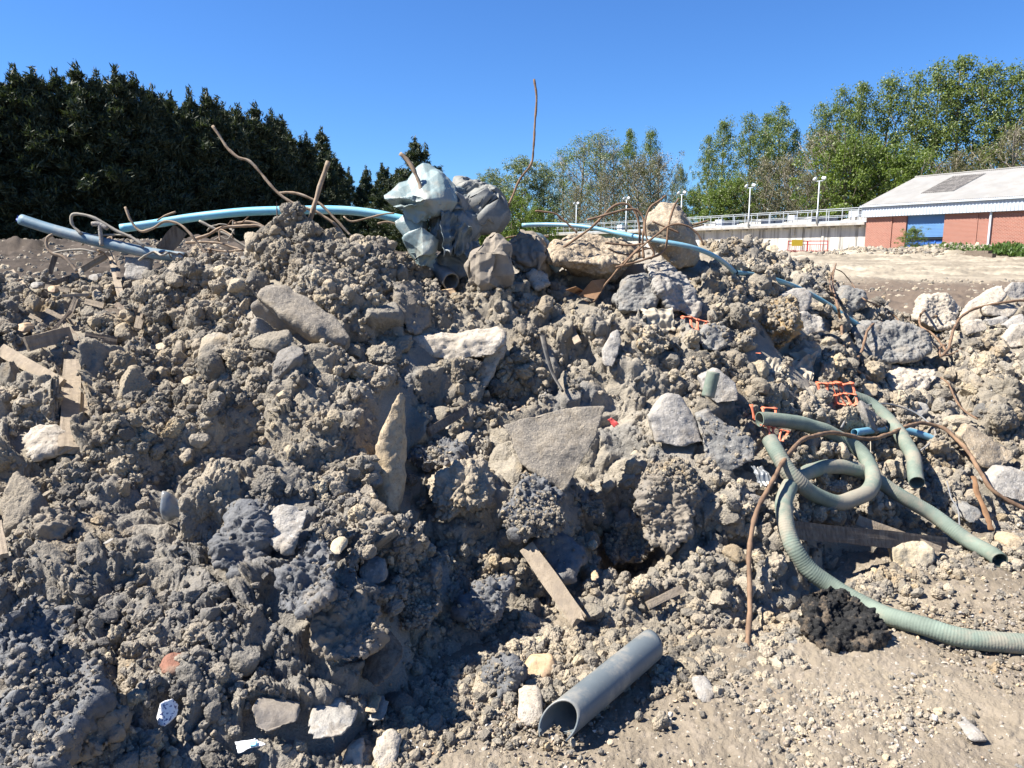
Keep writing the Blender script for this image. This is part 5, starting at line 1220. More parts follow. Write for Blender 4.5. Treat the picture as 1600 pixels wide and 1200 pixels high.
# ------------------------------------------------------------------ background: wall, deck, railing, lamps
def box(bm, x0, x1, y0, y1, z0, z1, M=None):
    vs = [bm.verts.new(p) for p in ((x0, y0, z0), (x1, y0, z0), (x1, y1, z0), (x0, y1, z0), (x0, y0, z1), (x1, y0, z1), (x1, y1, z1), (x0, y1, z1))]
    for q in ((0, 3, 2, 1), (4, 5, 6, 7), (0, 1, 5, 4), (1, 2, 6, 5), (2, 3, 7, 6), (3, 0, 4, 7)): bm.faces.new([vs[i] for i in q])
def bm_obj(name, bm, mat, parent=None, loc=(0, 0, 0), rz=0, smooth=False):
    me = bpy.data.meshes.new(name); bm.to_mesh(me); bm.free(); me.materials.append(mat)
    if smooth: me.polygons.foreach_set('use_smooth', np.ones(len(me.polygons), bool))
    o = link(name, me, parent, loc); o.rotation_euler[2] = rz; return o
def boxes(name, lst, mat, parent=None):
    bm = bmesh.new()
    for b in lst: box(bm, *b)
    return bm_obj(name, bm, mat, parent)
# local frame of the buildings: +x runs to the right and towards the viewer along the facade, +y behind the facade
BC = (27.06, 60.0, 0.0); BRZ = math.atan2(-.886, .464)
def brick_material():
    m, t, b = nt('red_brick'); P = objco(t)
    mp = N(t, 'ShaderNodeMapping'); mp.inputs['Rotation'].default_value = (math.pi/2, 0, 0); t.links.new(P, mp.inputs[0])
    sx = N(t, 'ShaderNodeSeparateXYZ'); t.links.new(P, sx.inputs[0]); cx = N(t, 'ShaderNodeCombineXYZ'); t.links.new(sx.outputs[0], cx.inputs[0]); t.links.new(sx.outputs[2], cx.inputs[1])
    br = N(t, 'ShaderNodeTexBrick'); t.links.new(cx.outputs[0], br.inputs['Vector']); br.inputs['Scale'].default_value = 1
    br.inputs['Brick Width'].default_value = .225; br.inputs['Row Height'].default_value = .085; br.inputs['Mortar Size'].default_value = .012
    br.inputs['Color1'].default_value = (.21, .065, .042, 1); br.inputs['Color2'].default_value = (.28, .095, .062, 1); br.inputs['Mortar'].default_value = (.33, .22, .17, 1)
    c = mix(t, mapr(t, noise(t, P, .8, 5), .4, .7, 0, .4), br.outputs[0], (.30, .15, .11))
    t.links.new(c, b.inputs['Base Color']); b.inputs['Roughness'].default_value = .9; return m
def stained_material():
    m, t, b = nt('stained_concrete'); P = objco(t)
    mp = N(t, 'ShaderNodeMapping'); mp.inputs['Scale'].default_value = (1.3, 1.3, .07); t.links.new(P, mp.inputs[0])
    n1 = noise(t, mp.outputs[0], 1.6, 6, .75); n2 = noise(t, P, 3, 5)
    c = ramp(t, n1, [(.36, (.10, .095, .085)), (.47, (.42, .40, .36)), (.6, (.55, .53, .48))])
    c = mix(t, mapr(t, n2, .4, .8, 0, .4), c, (.35, .33, .29))
    t.links.new(c, b.inputs['Base Color']); b.inputs['Roughness'].default_value = .9; return m
M_BRICK = brick_material(); M_STAIN = stained_material()
M_CLAD = simple('white_cladding', (.43, .47, .51), .45, var=.04, vscale=.5)
M_ROOF = simple('roof_sheet', (.315, .305, .285), .75, var=.12, vscale=.9, dirt=(.27, .255, .225), dirtamt=.45, dscale=1.4)
M_ROOFL = simple('roof_panel_dark', (.055, .048, .045), .8, var=.25, vscale=2, dirt=(.25, .23, .20), dirtamt=.6, dscale=2.5)
M_SHUT = simple('blue_shutter', (.10, .22, .42), .5, var=.08, vscale=1)
M_DOOR = simple('blue_door', (.04, .13, .42), .45, var=.08)
M_GLASSD = simple('dark_glass', (.02, .025, .03), .15, var=.1)
M_GALV = simple('galvanised_steel', (.42, .45, .47), .5, .3, var=.1)
M_DECK = simple('deck_concrete', (.30, .28, .25), .9, var=.3, vscale=2)
M_KIOSK = simple('white_box_paint', (.50, .52, .54), .5, var=.04)
wh = empty('warehouse', BC, BRZ); tag(wh, 'red brick warehouse with pale corrugated roof and blue shutter at the far right', 'warehouse')
Z0, ZE, ZF, ZR = .9, 4.17, 5.01, 7.40; LEN = 24; DEP = 5.85
sx0, sx1 = 3.32, 6.25
# brick piers and panels set slightly in and out of line
boxes('brick_wall', [(0, 2.2, .0, .3, Z0, ZE+.1), (2.22, sx0, .06, .3, Z0, ZE+.1), (sx1, 8.6, .0, .3, Z0, ZE+.1), (8.62, 9.6, .03, .3, Z0, ZE+.1), (9.62, LEN, .0, .3, Z0, ZE+.1), (0, .3, .3, DEP*2, Z0, ZE+.1), (sx0, sx1, .5, .6, Z0, ZE+.1)], M_BRICK, wh)
bm = bmesh.new(); x = 0
V0 = []
k = 0
while x < LEN:
    for (dx, dy) in ((0, 0), (.10, 0), (.13, -.035), (.21, -.035)):
        V0.append((x-.2+dx, -.28+dy))
    x += .24
vs0 = [bm.verts.new((a, b, ZE)) for a, b in V0]; vs1 = [bm.verts.new((a, b, ZF)) for a, b in V0]
for i in range(len(V0)-1): bm.faces.new((vs0[i], vs0[i+1], vs1[i+1], vs1[i]))
box(bm, -.2, LEN, -.26, .2, ZE-.02, ZE+.02); box(bm, -.23, -.17, -.31, .8, ZE, ZF)
bm_obj('fascia', bm, M_CLAD, wh)
def roofpt(x, t, up=0): return (x, -.36+(DEP+.36)*t, ZF+.02+(ZR-ZF)*t+up)
bm = bmesh.new(); prof = []
x = -.3
while x < LEN: prof += [(x, 0), (x+.075, .05), (x+.15, 0)]; x += .15
prev = None
for (px_, h_) in prof:
    a = bm.verts.new(roofpt(px_, 0, h_)); b = bm.verts.new(roofpt(px_, 1, h_))
    if prev: bm.faces.new((prev[0], a, b, prev[1]))
    prev = (a, b)
y1 = DEP*2+.3
q = [bm.verts.new(p) for p in (roofpt(-.3, 1), roofpt(LEN, 1), (LEN, y1, ZF), (-.3, y1, ZF))]; bm.faces.new(q)
q = [bm.verts.new(p) for p in (roofpt(-.3, 0, -.06), roofpt(-.3, 1, -.06), (-.3, y1, ZF-.06))]; bm.faces.new(q)
rf = bm_obj('roof', bm, M_ROOF, wh)
boxes('ridge_cap', [(-.32, LEN, DEP-.16, DEP+.16, ZR+.03, ZR+.09)], M_ROOF, rf); boxes('gutter', [(-.32, LEN, -.47, -.34, ZF-.10, ZF+.02)], M_CLAD, rf)
for a0, a1 in ((3.2, 5.7), (12.6, 15.2)):
    bm = bmesh.new(); prev = None; x = a0
    while x < a1:
        for dx, h_ in ((0, 0), (.075, .05)):
            a = bm.verts.new(roofpt(x+dx, .30, h_+.008)); b = bm.verts.new(roofpt(x+dx, .88, h_+.008))
            if prev: bm.faces.new((prev[0], a, b, prev[1]))
            prev = (a, b)
        x += .15
    bm_obj('roof_light', bm, M_ROOFL, wh)
# shutter with slats, door below
sh = []; z = 2.62
while z < ZE: sh.append((sx0+.02, sx1-.02, .18+(.0), .24, z, z+.085)); z += .10
boxes('roller_shutter', sh+[(sx0, sx1, .22, .26, 2.6, ZE)], M_SHUT, wh)
dr = boxes('door', [(sx0+.05, sx1-.05, .22, .28, Z0, 2.40), (sx0, sx0+.09, .16, .28, Z0, 2.45), (sx0+1.35, sx0+1.45, .17, .28, Z0, 2.4), (sx0+2.2, sx0+2.3, .17, .28, Z0, 2.4)], M_DOOR, wh)
boxes('lintel', [(sx0, sx1, .10, .3, 2.44, 2.58)], M_GLASSD, wh)
boxes('door_window', [(sx0+.35, sx0+1.15, .205, .219, 1.75, 2.1)], M_GLASSD, dr)
boxes('notice', [(sx0+.15, sx0+.3, .20, .218, 1.7, 1.95)], M_KIOSK, dr)
boxes('downpipe', [(9.42, 9.55, -.12, -.01, Z0, ZE)], M_CLAD, wh); boxes('downpipe', [(18.4, 18.53, -.12, -.01, Z0, ZE)], M_CLAD, wh)
# tank wall with cantilever walkway
tk = empty('tank_wall', BC, BRZ); tag(tk, 'long stained concrete tank wall with a cantilevered walkway left of the warehouse', 'concrete wall')
ZD = 3.83; LT = 62
boxes('wall', [(-LT, -.15, .52, 1.0, .6, ZD-.05)], M_STAIN, tk)
boxes('pilaster', [(-k-.12, -k+.12, .44, .518, .8, ZD-.25) for k in (4.4,)]+[(-k-.16, -k+.16, .38, .518, ZD-.9, ZD-.22) for k in (7.5, 15, 22.5, 30, 37.5)], M_STAIN, tk)
boxes('walkway', [(-LT, -.05, -.15, 2.3, ZD-.2, ZD)], M_DECK, tk)
boxes('bracket', [(-k-.1, -k+.1, .0, .51, ZD-.34, ZD-.203) for k in np.arange(1.0, LT, 2.4)], M_DECK, tk)
boxes('brick_plinth', [(-9, 1.5, -2.2, .3, .6, 1.42)], M_BRICK, tk)
boxes('plinth_coping', [(-9.1, 1.6, -2.3, .0, 1.423, 1.5)], M_DECK, tk)
def rail(name, label, x0, x1, y, z, posts=1.5):
    r = empty(name, (BC[0], BC[1], 0), BRZ); tag(r, label, 'railing')
    boxes('rail', [(x0, x1, y-.025, y+.025, z+1.08, z+1.13), (x0, x1, y-.02, y+.02, z+.55, z+.59)], M_GALV, r)
    boxes('kick_plate', [(x0, x1, y-.04, y-.03, z+.02, z+.17)], M_GALV, r)
    for k in np.arange(x0, x1+.01, posts): boxes('post', [(k-.03, k+.03, y-.022, y+.022, z, z+1.075)], M_GALV, r)
rail('walkway_railing', 'near galvanised railing along the edge of the tank walkway', -47.2, -.3, -.05, ZD)
rail('walkway_railing', 'far galvanised railing on the inner side of the tank walkway', -47.2, -.3, 2.2, ZD, 2.2)
# channels and boxes on top of the tank
for k, (a, b_) in enumerate([(-4.5, -1.8), (-10.8, -7.6), (-16.5, -13.4), (-23, -19.5), (-31, -27)]):
    bm = bmesh.new()
    vs = [bm.verts.new(p) for p in ((a, 2.6, ZD), (b_, 2.6, ZD), (b_+.6, 5.2, ZD+.0), (a+.6, 5.2, ZD), (a, 2.6, ZD+.35), (b_, 2.6, ZD+.72), (b_+.6, 5.2, ZD+.74), (a+.6, 5.2, ZD+.37))]
    for q in ((4, 5, 6, 7), (0, 1, 5, 4), (1, 2, 6, 5), (2, 3, 7, 6), (3, 0, 4, 7)): bm.faces.new([vs[i] for i in q])
    o = bm_obj('tank_channel', bm, M_STAIN, None, BC, BRZ)
    tag(o, ['sloping pale concrete channel nearest the warehouse behind the railing', 'second pale concrete channel from the warehouse', 'third pale concrete channel from the warehouse', 'fourth pale concrete channel from the warehouse', 'farthest pale concrete channel on the tank'][k], 'concrete channel')
for k, (xx, w_, h_) in enumerate([(-3.4, .9, 1.05), (-9.9, .75, .95), (-19.2, .9, .9), (-36, 1.0, .9)]):
    r = empty('white_cabinet', (BC[0]+.464*xx+.886*2.9, BC[1]-.886*xx+.464*2.9, ZD), BRZ)
    tag(r, ['white control cabinet on the tank nearest the warehouse', 'white double cabinet right of the middle floodlight', 'white cabinet behind the brown boulder bars', 'farthest white cabinet above the split boulder'][k], 'cabinet')
    boxes('cabinet_body', [(-w_/2, w_/2, -.2, .2, .08, h_)], M_KIOSK, r); boxes('door', [(-w_/2+.03, -.015, -.215, -.203, .12, h_-.04)], M_KIOSK, r); boxes('door', [(.015, w_/2-.03, -.215, -.203, .12, h_-.04)], M_KIOSK, r)
def lamp(xx, yy, h, label, s=1.):
    r = empty('floodlight_mast', (BC[0]+.464*xx+.886*yy, BC[1]-.886*xx+.464*yy, ZD), BRZ); tag(r, label, 'floodlight mast', 'floodlight masts on the tank')
    v, f = tube(np.array([(0, 0, 0), (0, 0, .9), (0, 0, .95), (0, 0, h)]), lambda t: .085 if t < .28 else .05, 10)
    link('mast', np_mesh('mast', v, f, M_GALV), r)
    boxes('crossbar', [(-.42, .42, -.03, .03, h, h+.06)], M_GALV, r)
    for sgn in (-1, 1):
        bm = bmesh.new(); box(bm, -.16, .16, -.10, .06, -.11, .12)
        bmesh.ops.bevel(bm, geom=bm.edges[:], offset=.012, segments=1, affect='EDGES')
        o = bm_obj('lamp_head', bm, M_KIOSK, r, (sgn*.44, -.02, h+.20)); o.rotation_euler = (R(-35), sgn*.25, sgn*.2)
for xx, lab in ((-4.5, 'floodlight mast nearest the warehouse'), (-12.1, 'second floodlight mast from the warehouse'), (-21.4, 'floodlight mast just right of the brown boulder'), (-30.7, 'floodlight mast above the arched rusty bars'), (-41.0, 'floodlight mast farthest left on the near railing')):
    lamp(xx, -.2, 3.35, lab)
for xx, lab in ((-14, 'distant small floodlight mast close to the warehouse roof'), (-24, 'distant small floodlight mast between the two near masts'), (-36, 'distant small floodlight mast left of the second near mast'), (-50, 'distant small floodlight mast behind the brown boulder'), (-72, 'distant small floodlight mast at the left end of the tank')):
    lamp(xx, 26, 3.0, lab)
# red pedestrian barriers with a yellow sign
def barrier(xw, yw, rz, label, sign):
    r = empty('red_barrier', (xw, yw, float(gz(xw, yw))+.05), rz); tag(r, label, 'barrier', None)
    L = 1.35
    boxes('frame', [(0, L, -.03, .03, .80, .87), (0, L, -.03, .03, .12, .18), (0, .06, -.03, .03, .0, .80), (L-.06, L, -.03, .03, .0, .80), (0, L, -.02, .02, .58, .62)], M_RED, r)
    boxes('bars', [(k, k+.03, -.015, .015, .18, .58) for k in np.arange(.15, L-.1, .14)], M_RED, r)
    boxes('foot', [(.2, .3, -.3, .3, -.05, .04), (L-.3, L-.2, -.3, .3, -.05, .04)], M_RED, r)
    if sign: boxes('sign', [(.25, 1.0, -.06, -.035, .50, .93)], simple('yellow_sign', (.62, .42, .03), .5, var=.03), r)
pb = W(1224, 383, 55); barrier(pb[0], 55, R(-6), 'red plastic barrier with a yellow sign behind the right mound', True)
pb2 = W(1253, 383, 55); barrier(pb2[0], 54.85, R(-20), 'red plastic barrier turned towards the road at the end of the row', False)

# ------------------------------------------------------------------ vegetation
def leaf_material(name, cols, trans=.25, gloss=.45):
    m, t, b = nt(name); P = worldpos(t)
    r = noise(t, P, 3.1, 3, .8)
    rr = N(t, 'ShaderNodeNewGeometry').outputs['Random Per Island']
    f = math_(t, 'ADD', math_(t, 'MULTIPLY', r, .5), math_(t, 'MULTIPLY', rr, .5))
    c = ramp(t, f, [(.2, cols[0]), (.5, cols[1]), (.8, cols[2])])
    t.links.new(c, b.inputs['Base Color']); b.inputs['Roughness'].default_value = gloss; b.inputs['Specular IOR Level'].default_value = .35
    tr = N(t, 'ShaderNodeBsdfTranslucent'); t.links.new(mix(t, 1., c, (1.3, 1.5, .6), 'MULTIPLY'), tr.inputs[0])
    ms = N(t, 'ShaderNodeMixShader'); ms.inputs[0].default_value = trans
    t.links.new(b.outputs[0], ms.inputs[1]); t.links.new(tr.outputs[0], ms.inputs[2]); t.links.new(ms.outputs[0], t.nodes['Material Output'].inputs[0])
    return m
L_CON = leaf_material('conifer_foliage', [(.018, .028, .015), (.042, .056, .028), (.10, .11, .055)], .12, .6)
L_POP = leaf_material('poplar_leaves', [(.08, .105, .028), (.135, .175, .05), (.20, .24, .085)], .3)
L_SIL = leaf_material('silvery_leaves', [(.09, .11, .055), (.15, .18, .09), (.25, .28, .16)], .25)
L_BRI = leaf_material('fresh_leaves', [(.075, .105, .025), (.12, .165, .035), (.17, .21, .06)], .35)
L_BRN = leaf_material('young_brown_leaves', [(.10, .10, .05), (.15, .14, .08), (.20, .18, .11)], .25)
L_GRS = leaf_material('weeds', [(.04, .08, .02), (.08, .14, .03), (.12, .18, .05)], .25)
M_BARK = simple('bark', (.15, .125, .10), .95, 0, 0, var=.3, vscale=2)
M_BARKD = simple('dark_bark', (.06, .045, .035), .95, 0, 0, var=.3, vscale=2)
M_TWIG = simple('grey_twigs', (.27, .235, .19), .95, 0, 0, var=.25, vscale=2)
def quads(c, ax, up_, s, asp=.6):
    """c,ax,up_: (n,3); s:(n,) -> diamond leaves"""
    a = ax*s[:, None]; b = up_*(s*asp)[:, None]
    v = np.stack([c-a, c+b, c+a, c-b], 1).reshape(-1, 3); n = len(c)
    return v, np.arange(n*4).reshape(n, 4)
def unit(v): return v/(np.linalg.norm(v, axis=1)[:, None]+1e-9)
def broad_tree(name, sd, H, rx, n_clump, per, leaf, mat, bark, base=.12, spread=.55, lean=0., csize=.09, twigs=0, top=.35):
    r = np.random.default_rng(sd); parts = []
    V = []; Fc = []; off = 0
    tips = []
    path = np.array([(lean*H*t+.02*H*math.sin(t*4+sd), .02*H*math.cos(t*3+sd), H*.93*t) for t in np.linspace(0, 1, 12)])
    def add(P, rad, seg=6):
        nonlocal off
        v, f = tube(P, rad, seg); V.append(v); Fc.extend([tuple(i+off for i in q) for q in f]); off += len(v)
    add(path, lambda t: H*.014*(1-.88*t)+.015, 8)
    nl = 22 if not twigs else 34
    for k in range(nl):
        t = base+.05+(.9-base)*((k+.5)/nl); a = k*2.4+r.uniform(-.4, .4); p0 = path[int(t*11)]*(1-(t*11) % 1)+path[min(11, int(t*11)+1)]*((t*11) % 1)
        env = rx*math.sin(math.pi*min(1, (t*.9+.08)))**.6*(1 if t < .6 else (1-(t-.6)*1.3)); L = env*r.uniform(.6, 1.05)
        rise = L*r.uniform(.5, 1.3)
        P = np.array([p0+np.array([math.cos(a)*L*q, math.sin(a)*L*q, rise*q**1.4])+r.normal(size=3)*.1*q for q in np.linspace(0, 1, 5)])
        add(P, lambda q, L=L: .010*H*(1-t*.7)*(1-.8*q)*.6+.012, 4)
        for q in (2, 3, 4): tips.append(P[q]+r.normal(size=3)*.25)
        if twigs:
            for j in range(twigs):
                q0 = P[r.integers(1, 5)]; d = r.normal(size=3); d[2] = abs(d[2])+.8; d /= np.linalg.norm(d); l = r.uniform(.6, 1.6)*H*.07
                add(np.array([q0, q0+d*l*.5+r.normal(size=3)*.08, q0+d*l]), lambda q: .022*(1-.6*q), 3); tips.append(q0+d*l)
    trunk = (np.concatenate(V), Fc)
    # crown: clumps about the limb ends and within an uneven envelope
    tips = np.array(tips); extra = []
    while len(extra) < n_clump:
        t = r.random(); a = r.uniform(0, 6.28); env = rx*(math.sin(math.pi*(t*.86+.1))**.55)*(1+.3*math.sin(a*3+t*9+sd))*(1-.35*max(0, t-.7)/.3)
        q = env*math.sqrt(r.random()); z = H*(base+(1-base)*t*.98)
        extra.append((lean*z+math.cos(a)*q, math.sin(a)*q, z))
    cl = np.concatenate([tips[r.permutation(len(tips))[:max(10, n_clump//2)]], np.array(extra)])
    n = len(cl)*per; ci = np.repeat(np.arange(len(cl)), per); cs = H*csize*r.uniform(.5, 1.25, len(cl))
    g = r.normal(size=(n, 3)); g = unit(g)*(r.random(n)**.45)[:, None]*np.array([1, 1, .75])
    c = cl[ci]+g*cs[ci][:, None]
    ax = unit(r.normal(size=(n, 3))); nn_ = unit(g*1.0+r.normal(size=(n, 3))*.8+np.array([0, 0, .6])); b = unit(np.cross(nn_, ax)); ax = unit(np.cross(b, nn_))
    s = leaf*r.uniform(.6, 1.3, n)
    v, f = quads(c, ax, b, s)
    return np_mesh(name+'_trunk', *trunk, bark), np_mesh(name+'_crown', v, f, mat, False)
def conifer(sd, H, rx, puffs=170, tufts=26, blades=6):
    r = np.random.default_rng(sd); tops = [(0, 0, 1.0)] + [(r.uniform(-.7, .7)*rx, r.uniform(-.6, .6)*rx, r.uniform(.78, .95)) for k in range(4)]
    C_ = []; D_ = []; Rr = []
    for k in range(puffs):
        tx, ty, th = tops[r.integers(len(tops))] if r.random() < .7 else tops[0]
        t = min(.985, r.random()**.8); a = r.uniform(0, 6.28)
        env = rx*(.95*min(1, (1-t)*1.9+.02)**.8)*r.uniform(.55, 1.12)
        q = env*(r.random()**.3); z = H*th*t
        cx, cy = tx*(.3+.7*t)+math.cos(a)*q, ty*(.3+.7*t)+math.sin(a)*q; pr = rx*(.30*(1-t)+.10)*r.uniform(.7, 1.3)
        m = int(tufts*(.6+.8*(1-t)))
        g = unit(r.normal(size=(m, 3)))*(r.random((m, 1))**.4)*pr*np.array([1, 1, .62])
        C_.append(g+np.array([cx, cy, z])); D_.append(unit(g/pr*np.array([1, 1, 1.4])+np.array([math.cos(a)*.5, math.sin(a)*.5, .75])))
    for (tx, ty, th) in tops:
        z = np.linspace(.80, 1.05, 40)*H*th; g = r.normal(size=(40, 3))*rx*.075*(1.5-np.linspace(0, 1.45, 40))[:, None]
        C_.append(g+np.stack([z*0+tx, z*0+ty, z], 1)); D_.append(unit(r.normal(size=(40, 3))*.4+np.array([0, 0, 1.])))
    C_ = np.concatenate(C_); D_ = np.concatenate(D_); n = len(C_)*blades
    c = np.repeat(C_, blades, 0)+r.normal(size=(n, 3))*rx*.035
    d = unit(np.repeat(D_, blades, 0)+r.normal(size=(n, 3))*.55); b = unit(np.cross(d, r.normal(size=(n, 3))))
    v, f = quads(c, d, b, rx*.082*r.uniform(.5, 1.4, n), .2)
    P = np.array([(0, 0, z) for z in np.linspace(0, H*.96, 8)]); tv, tf = tube(P, lambda t: .2*(1-t)+.03, 8)
    return np_mesh('conifer_trunk', tv, tf, M_BARKD), np_mesh('conifer_crown', v, f, L_CON, False)
def plant(name, meshes, loc, sc, rz, label, cat, group=None):
    e = empty(name, loc, rz); e.scale = sc; tag(e, label, cat, group)
    t = link('trunk', meshes[0], e); c = link('crown', meshes[1], e); return e
CON = [conifer(60+k, 12, 2.7) for k in range(5)]
rr = random.Random(5)
row = [(-75, 116, 52), (-45, 112, 53), (-12, 118, 53.5), (22, 116, 54), (52, 120, 54.5), (85, 122, 55), (118, 113, 55.5), (150, 124, 56), (180, 117, 57), (208, 128, 58), (238, 146, 59.5), (266, 158, 61), (296, 150, 62), (322, 152, 63), (347, 172, 64.5), (372, 174, 66), (398, 172, 68), (424, 182, 70), (446, 210, 73), (470, 222, 76), (502, 208, 80), (522, 248, 88), (545, 268, 100)]
for k, (px, py, Y) in enumerate(row):
    for rowi in ((0, 1) if px < 440 else (0,)):
        Yd = Y+(4.5 if rowi else 0); p = W(px+(14 if rowi else 0), py, Yd); zb = 1.4; hh = (p[2]-zb)*(1.0 if not rowi else rr.uniform(.86, .97))
        plant('conifer', CON[(k*2+rowi) % 5], (p[0], p[1], zb), (hh/12*rr.uniform(.85, 1.2), hh/12*1.1, hh/12), rr.uniform(0, 6.28), 'tall dark evergreen in the dense row on the left', 'conifer', 'dark conifers in the dense row')
for (px, py, Y, lab, w_) in ((572, 266, 104, 'small dark conifer between the dense row and the sheeting', .8), (597, 262, 110, 'low dark conifer just left of the pale sheeting', 1.0), (648, 224, 92, 'lone pointed conifer right behind the pale sheeting', 1.25), (620, 272, 98, 'short bushy conifer at the foot of the lone conifer', 1.4), (688, 290, 100, 'low dark conifer behind the right side of the sheeting', 1.2)):
    p = W(px, py, Y); hh = p[2]-1.4
    plant('conifer', CON[rr.randrange(3)], (p[0], p[1], 1.4), (hh/12*w_, hh/12*w_, hh/12), rr.uniform(0, 6), lab, 'conifer')
POP = [broad_tree('poplar', 70+k, 16, 3.0, 150, 62, .105, L_POP, M_BARK, .06, csize=.056) for k in range(4)]
SIL = [broad_tree('willow', 80+k, 12, 4.2, 170, 60, .10, L_SIL, M_BARK, .05, csize=.065) for k in range(2)]
SPA = [broad_tree('sparse', 90+k, 14, 2.9, 70, 56, .085, L_POP if k else L_SIL, M_TWIG, .15, csize=.07, twigs=9) for k in range(3)]
BRI = [broad_tree('bush', 100+k, 6, 3.0, 170, 60, .075, L_BRI, M_BARK, .0, csize=.085) for k in range(2)]
BRN = [broad_tree('brown', 110+k, 11, 3.4, 130, 40, .085, L_BRN, M_TWIG, .05, csize=.08, twigs=6) for k in range(2)]
trees = [ # px, top py, Y, set, width factor, label
 (735, 282, 112, SIL, .8, 'low silvery tree just right of the sheeting'), (768, 258, 108, SIL, .85, 'silvery green tree behind the foot of the tall bar'), (812, 240, 104, SIL, 1.0, 'rounded silvery tree directly behind the tall bar'), (852, 250, 106, SIL, .8, 'silvery tree right of the tall bar'),
 (800, 300, 92, BRI, 1.0, 'bright green bush under the rounded silvery tree'), (838, 318, 90, BRI, .9, 'low bright green bush left of the railing end'), (765, 318, 94, BRI, .8, 'small green bush beside the sheeting'),
 (882, 228, 112, SPA, .9, 'thinly leaved tree left of the middle group'), (908, 205, 108, SPA, 1.0, 'tall sparse tree with bare twigs left of the middle'), (936, 200, 106, SPA, 1.0, 'tallest sparse tree of the middle group'), (962, 212, 110, SPA, 1.0, 'sparse pale stemmed tree in the middle group'),
 (985, 196, 112, POP, .75, 'leafy topped tree in the middle group'), (1018, 194, 110, POP, .75, 'leafy tree at the right of the middle group'), (1000, 236, 98, BRN, .85, 'brownish twiggy tree below the leafy topped pair'), (1032, 232, 100, BRN, .8, 'brownish twiggy tree above the brown boulder'), (945, 262, 96, BRN, .8, 'brownish bushy tree behind the railing end'), (900, 285, 98, BRN, .9, 'low brownish bush behind the farthest floodlight'),
 (1064, 250, 118, SIL, .4, 'slim pale willow in the gap right of the middle group'), (1085, 292, 104, BRI, .7, 'green bush at the foot of the slim willow'),
 (1108, 205, 102, POP, .75, 'poplar at the left edge of the second group'), (1135, 178, 100, POP, .85, 'poplar with a rounded top in the second group'), (1172, 170, 98, POP, .85, 'tall poplar in the centre of the second group'), (1222, 158, 98, POP, .95, 'tallest poplar of the second group'), (1200, 172, 103, POP, .9, 'poplar behind the tallest one of the second group'), (1245, 192, 99, POP, .6, 'slim poplar at the right of the second group'),
 (1150, 275, 88, BRI, .9, 'round green bush behind the second floodlight'), (1200, 240, 86, BRN, .9, 'brown twiggy tree before the tallest poplar'), (1236, 232, 86, BRN, .9, 'brown twiggy tree behind the near floodlight'), (1120, 290, 88, BRI, .8, 'low green bush left of the second floodlight'),
 (1288, 152, 92, POP, .8, 'poplar at the left of the right hand group'), (1318, 130, 90, POP, .9, 'poplar left of the gap before the tallest group'), (1352, 122, 88, POP, .95, 'broad poplar above the left end of the warehouse'), (1392, 108, 88, POP, .95, 'dense poplar above the warehouse gable'), (1432, 104, 87, POP, .9, 'poplar above the left roof panel'), (1468, 90, 85, POP, 1.0, 'tall poplar above the middle of the roof'), (1505, 82, 84, POP, 1.1, 'tallest poplar of the right hand group'), (1548, 88, 83, POP, 1.0, 'tall poplar right of the tallest one'), (1588, 92, 82, POP, 1.0, 'tall poplar at the right edge of the photo'), (1625, 84, 82, POP, 1.1, 'poplar just outside the right edge'),
 (1290, 195, 84, BRN, 1.0, 'large brown twiggy tree left of the warehouse'), (1325, 212, 80, BRI, 1.0, 'green tree just left of the warehouse gable'), (1368, 225, 82, BRI, 1.0, 'green tree right behind the warehouse gable'), (1262, 262, 82, BRN, .8, 'low brown bush behind the near floodlight mast'), (1415, 240, 80, BRI, 1.0, 'low green tree behind the roof ridge'), (1590, 190, 78, BRN, 1.0, 'brown twiggy tree above the right end of the roof'), (1500, 230, 82, BRN, .9, 'brown twiggy tree behind the roof middle'),]
for k, (px, py, Y, st, wf, lab) in enumerate(trees):
    p = W(px, py+5, Y); zb = 1.3; hh = p[2]-zb; base = {id(POP): 16, id(SIL): 12, id(SPA): 14, id(BRI): 6, id(BRN): 11}[id(st)]
    s = hh/base; sx = s*wf if st is not BRI else min(s, 1.6)*wf
    plant({id(POP): 'poplar', id(SIL): 'willow_tree', id(SPA): 'sparse_tree', id(BRI): 'green_bush', id(BRN): 'brown_tree'}[id(st)], st[k % len(st)], (p[0], p[1], zb), (sx*(.84 if st is POP else 1.05), sx*(.84 if st is POP else 1.05), s), rr.uniform(0, 6.28), lab, 'tree' if st is not BRI else 'bush')
# far low belt of undergrowth behind the trees
def weeds(name, label, n, fn, hgt, size, seed, mat=None, kind='stuff', cat='weeds'):
    r = np.random.default_rng(seed); P = np.array([fn(r) for _ in range(n)]); h = hgt*r.uniform(.3, 1.1, n)
    z = P[:, 2]+h*r.random(n)
    c = np.stack([P[:, 0], P[:, 1], z], 1); d = unit(r.normal(size=(n, 3))*.6+np.array([0, 0, 1.])); b = unit(np.cross(d, r.normal(size=(n, 3))))
    v, f = quads(c, d, b, size*r.uniform(.5, 1.4, n), .4)
    o = link(name, np_mesh(name, v, f, mat or L_GRS, False)); return tag(o, label, cat, kind=kind)
def along(x0, x1, y0, y1):
    def fn(r):
        a = r.uniform(x0, x1); b = r.uniform(y0, y1)
        return (BC[0]+.464*a+.886*b, BC[1]-.886*a+.464*b, 1.3+.12*math.sin(a*1.7))
    return fn
weeds('green_weeds', 'strip of green weeds along the foot of the warehouse wall', 16000, along(6.0, 24, -3.2, -.6), .75, .13, 5)
def bushfn(r):
    g = r.normal(size=3)*np.array([.75, .5, .5]); return (BC[0]+.464*5.6-.886*1.9+g[0], BC[1]-.886*5.6-.464*1.9+g[1], 1.75+abs(g[2])*.7)
bk = BRI[0]
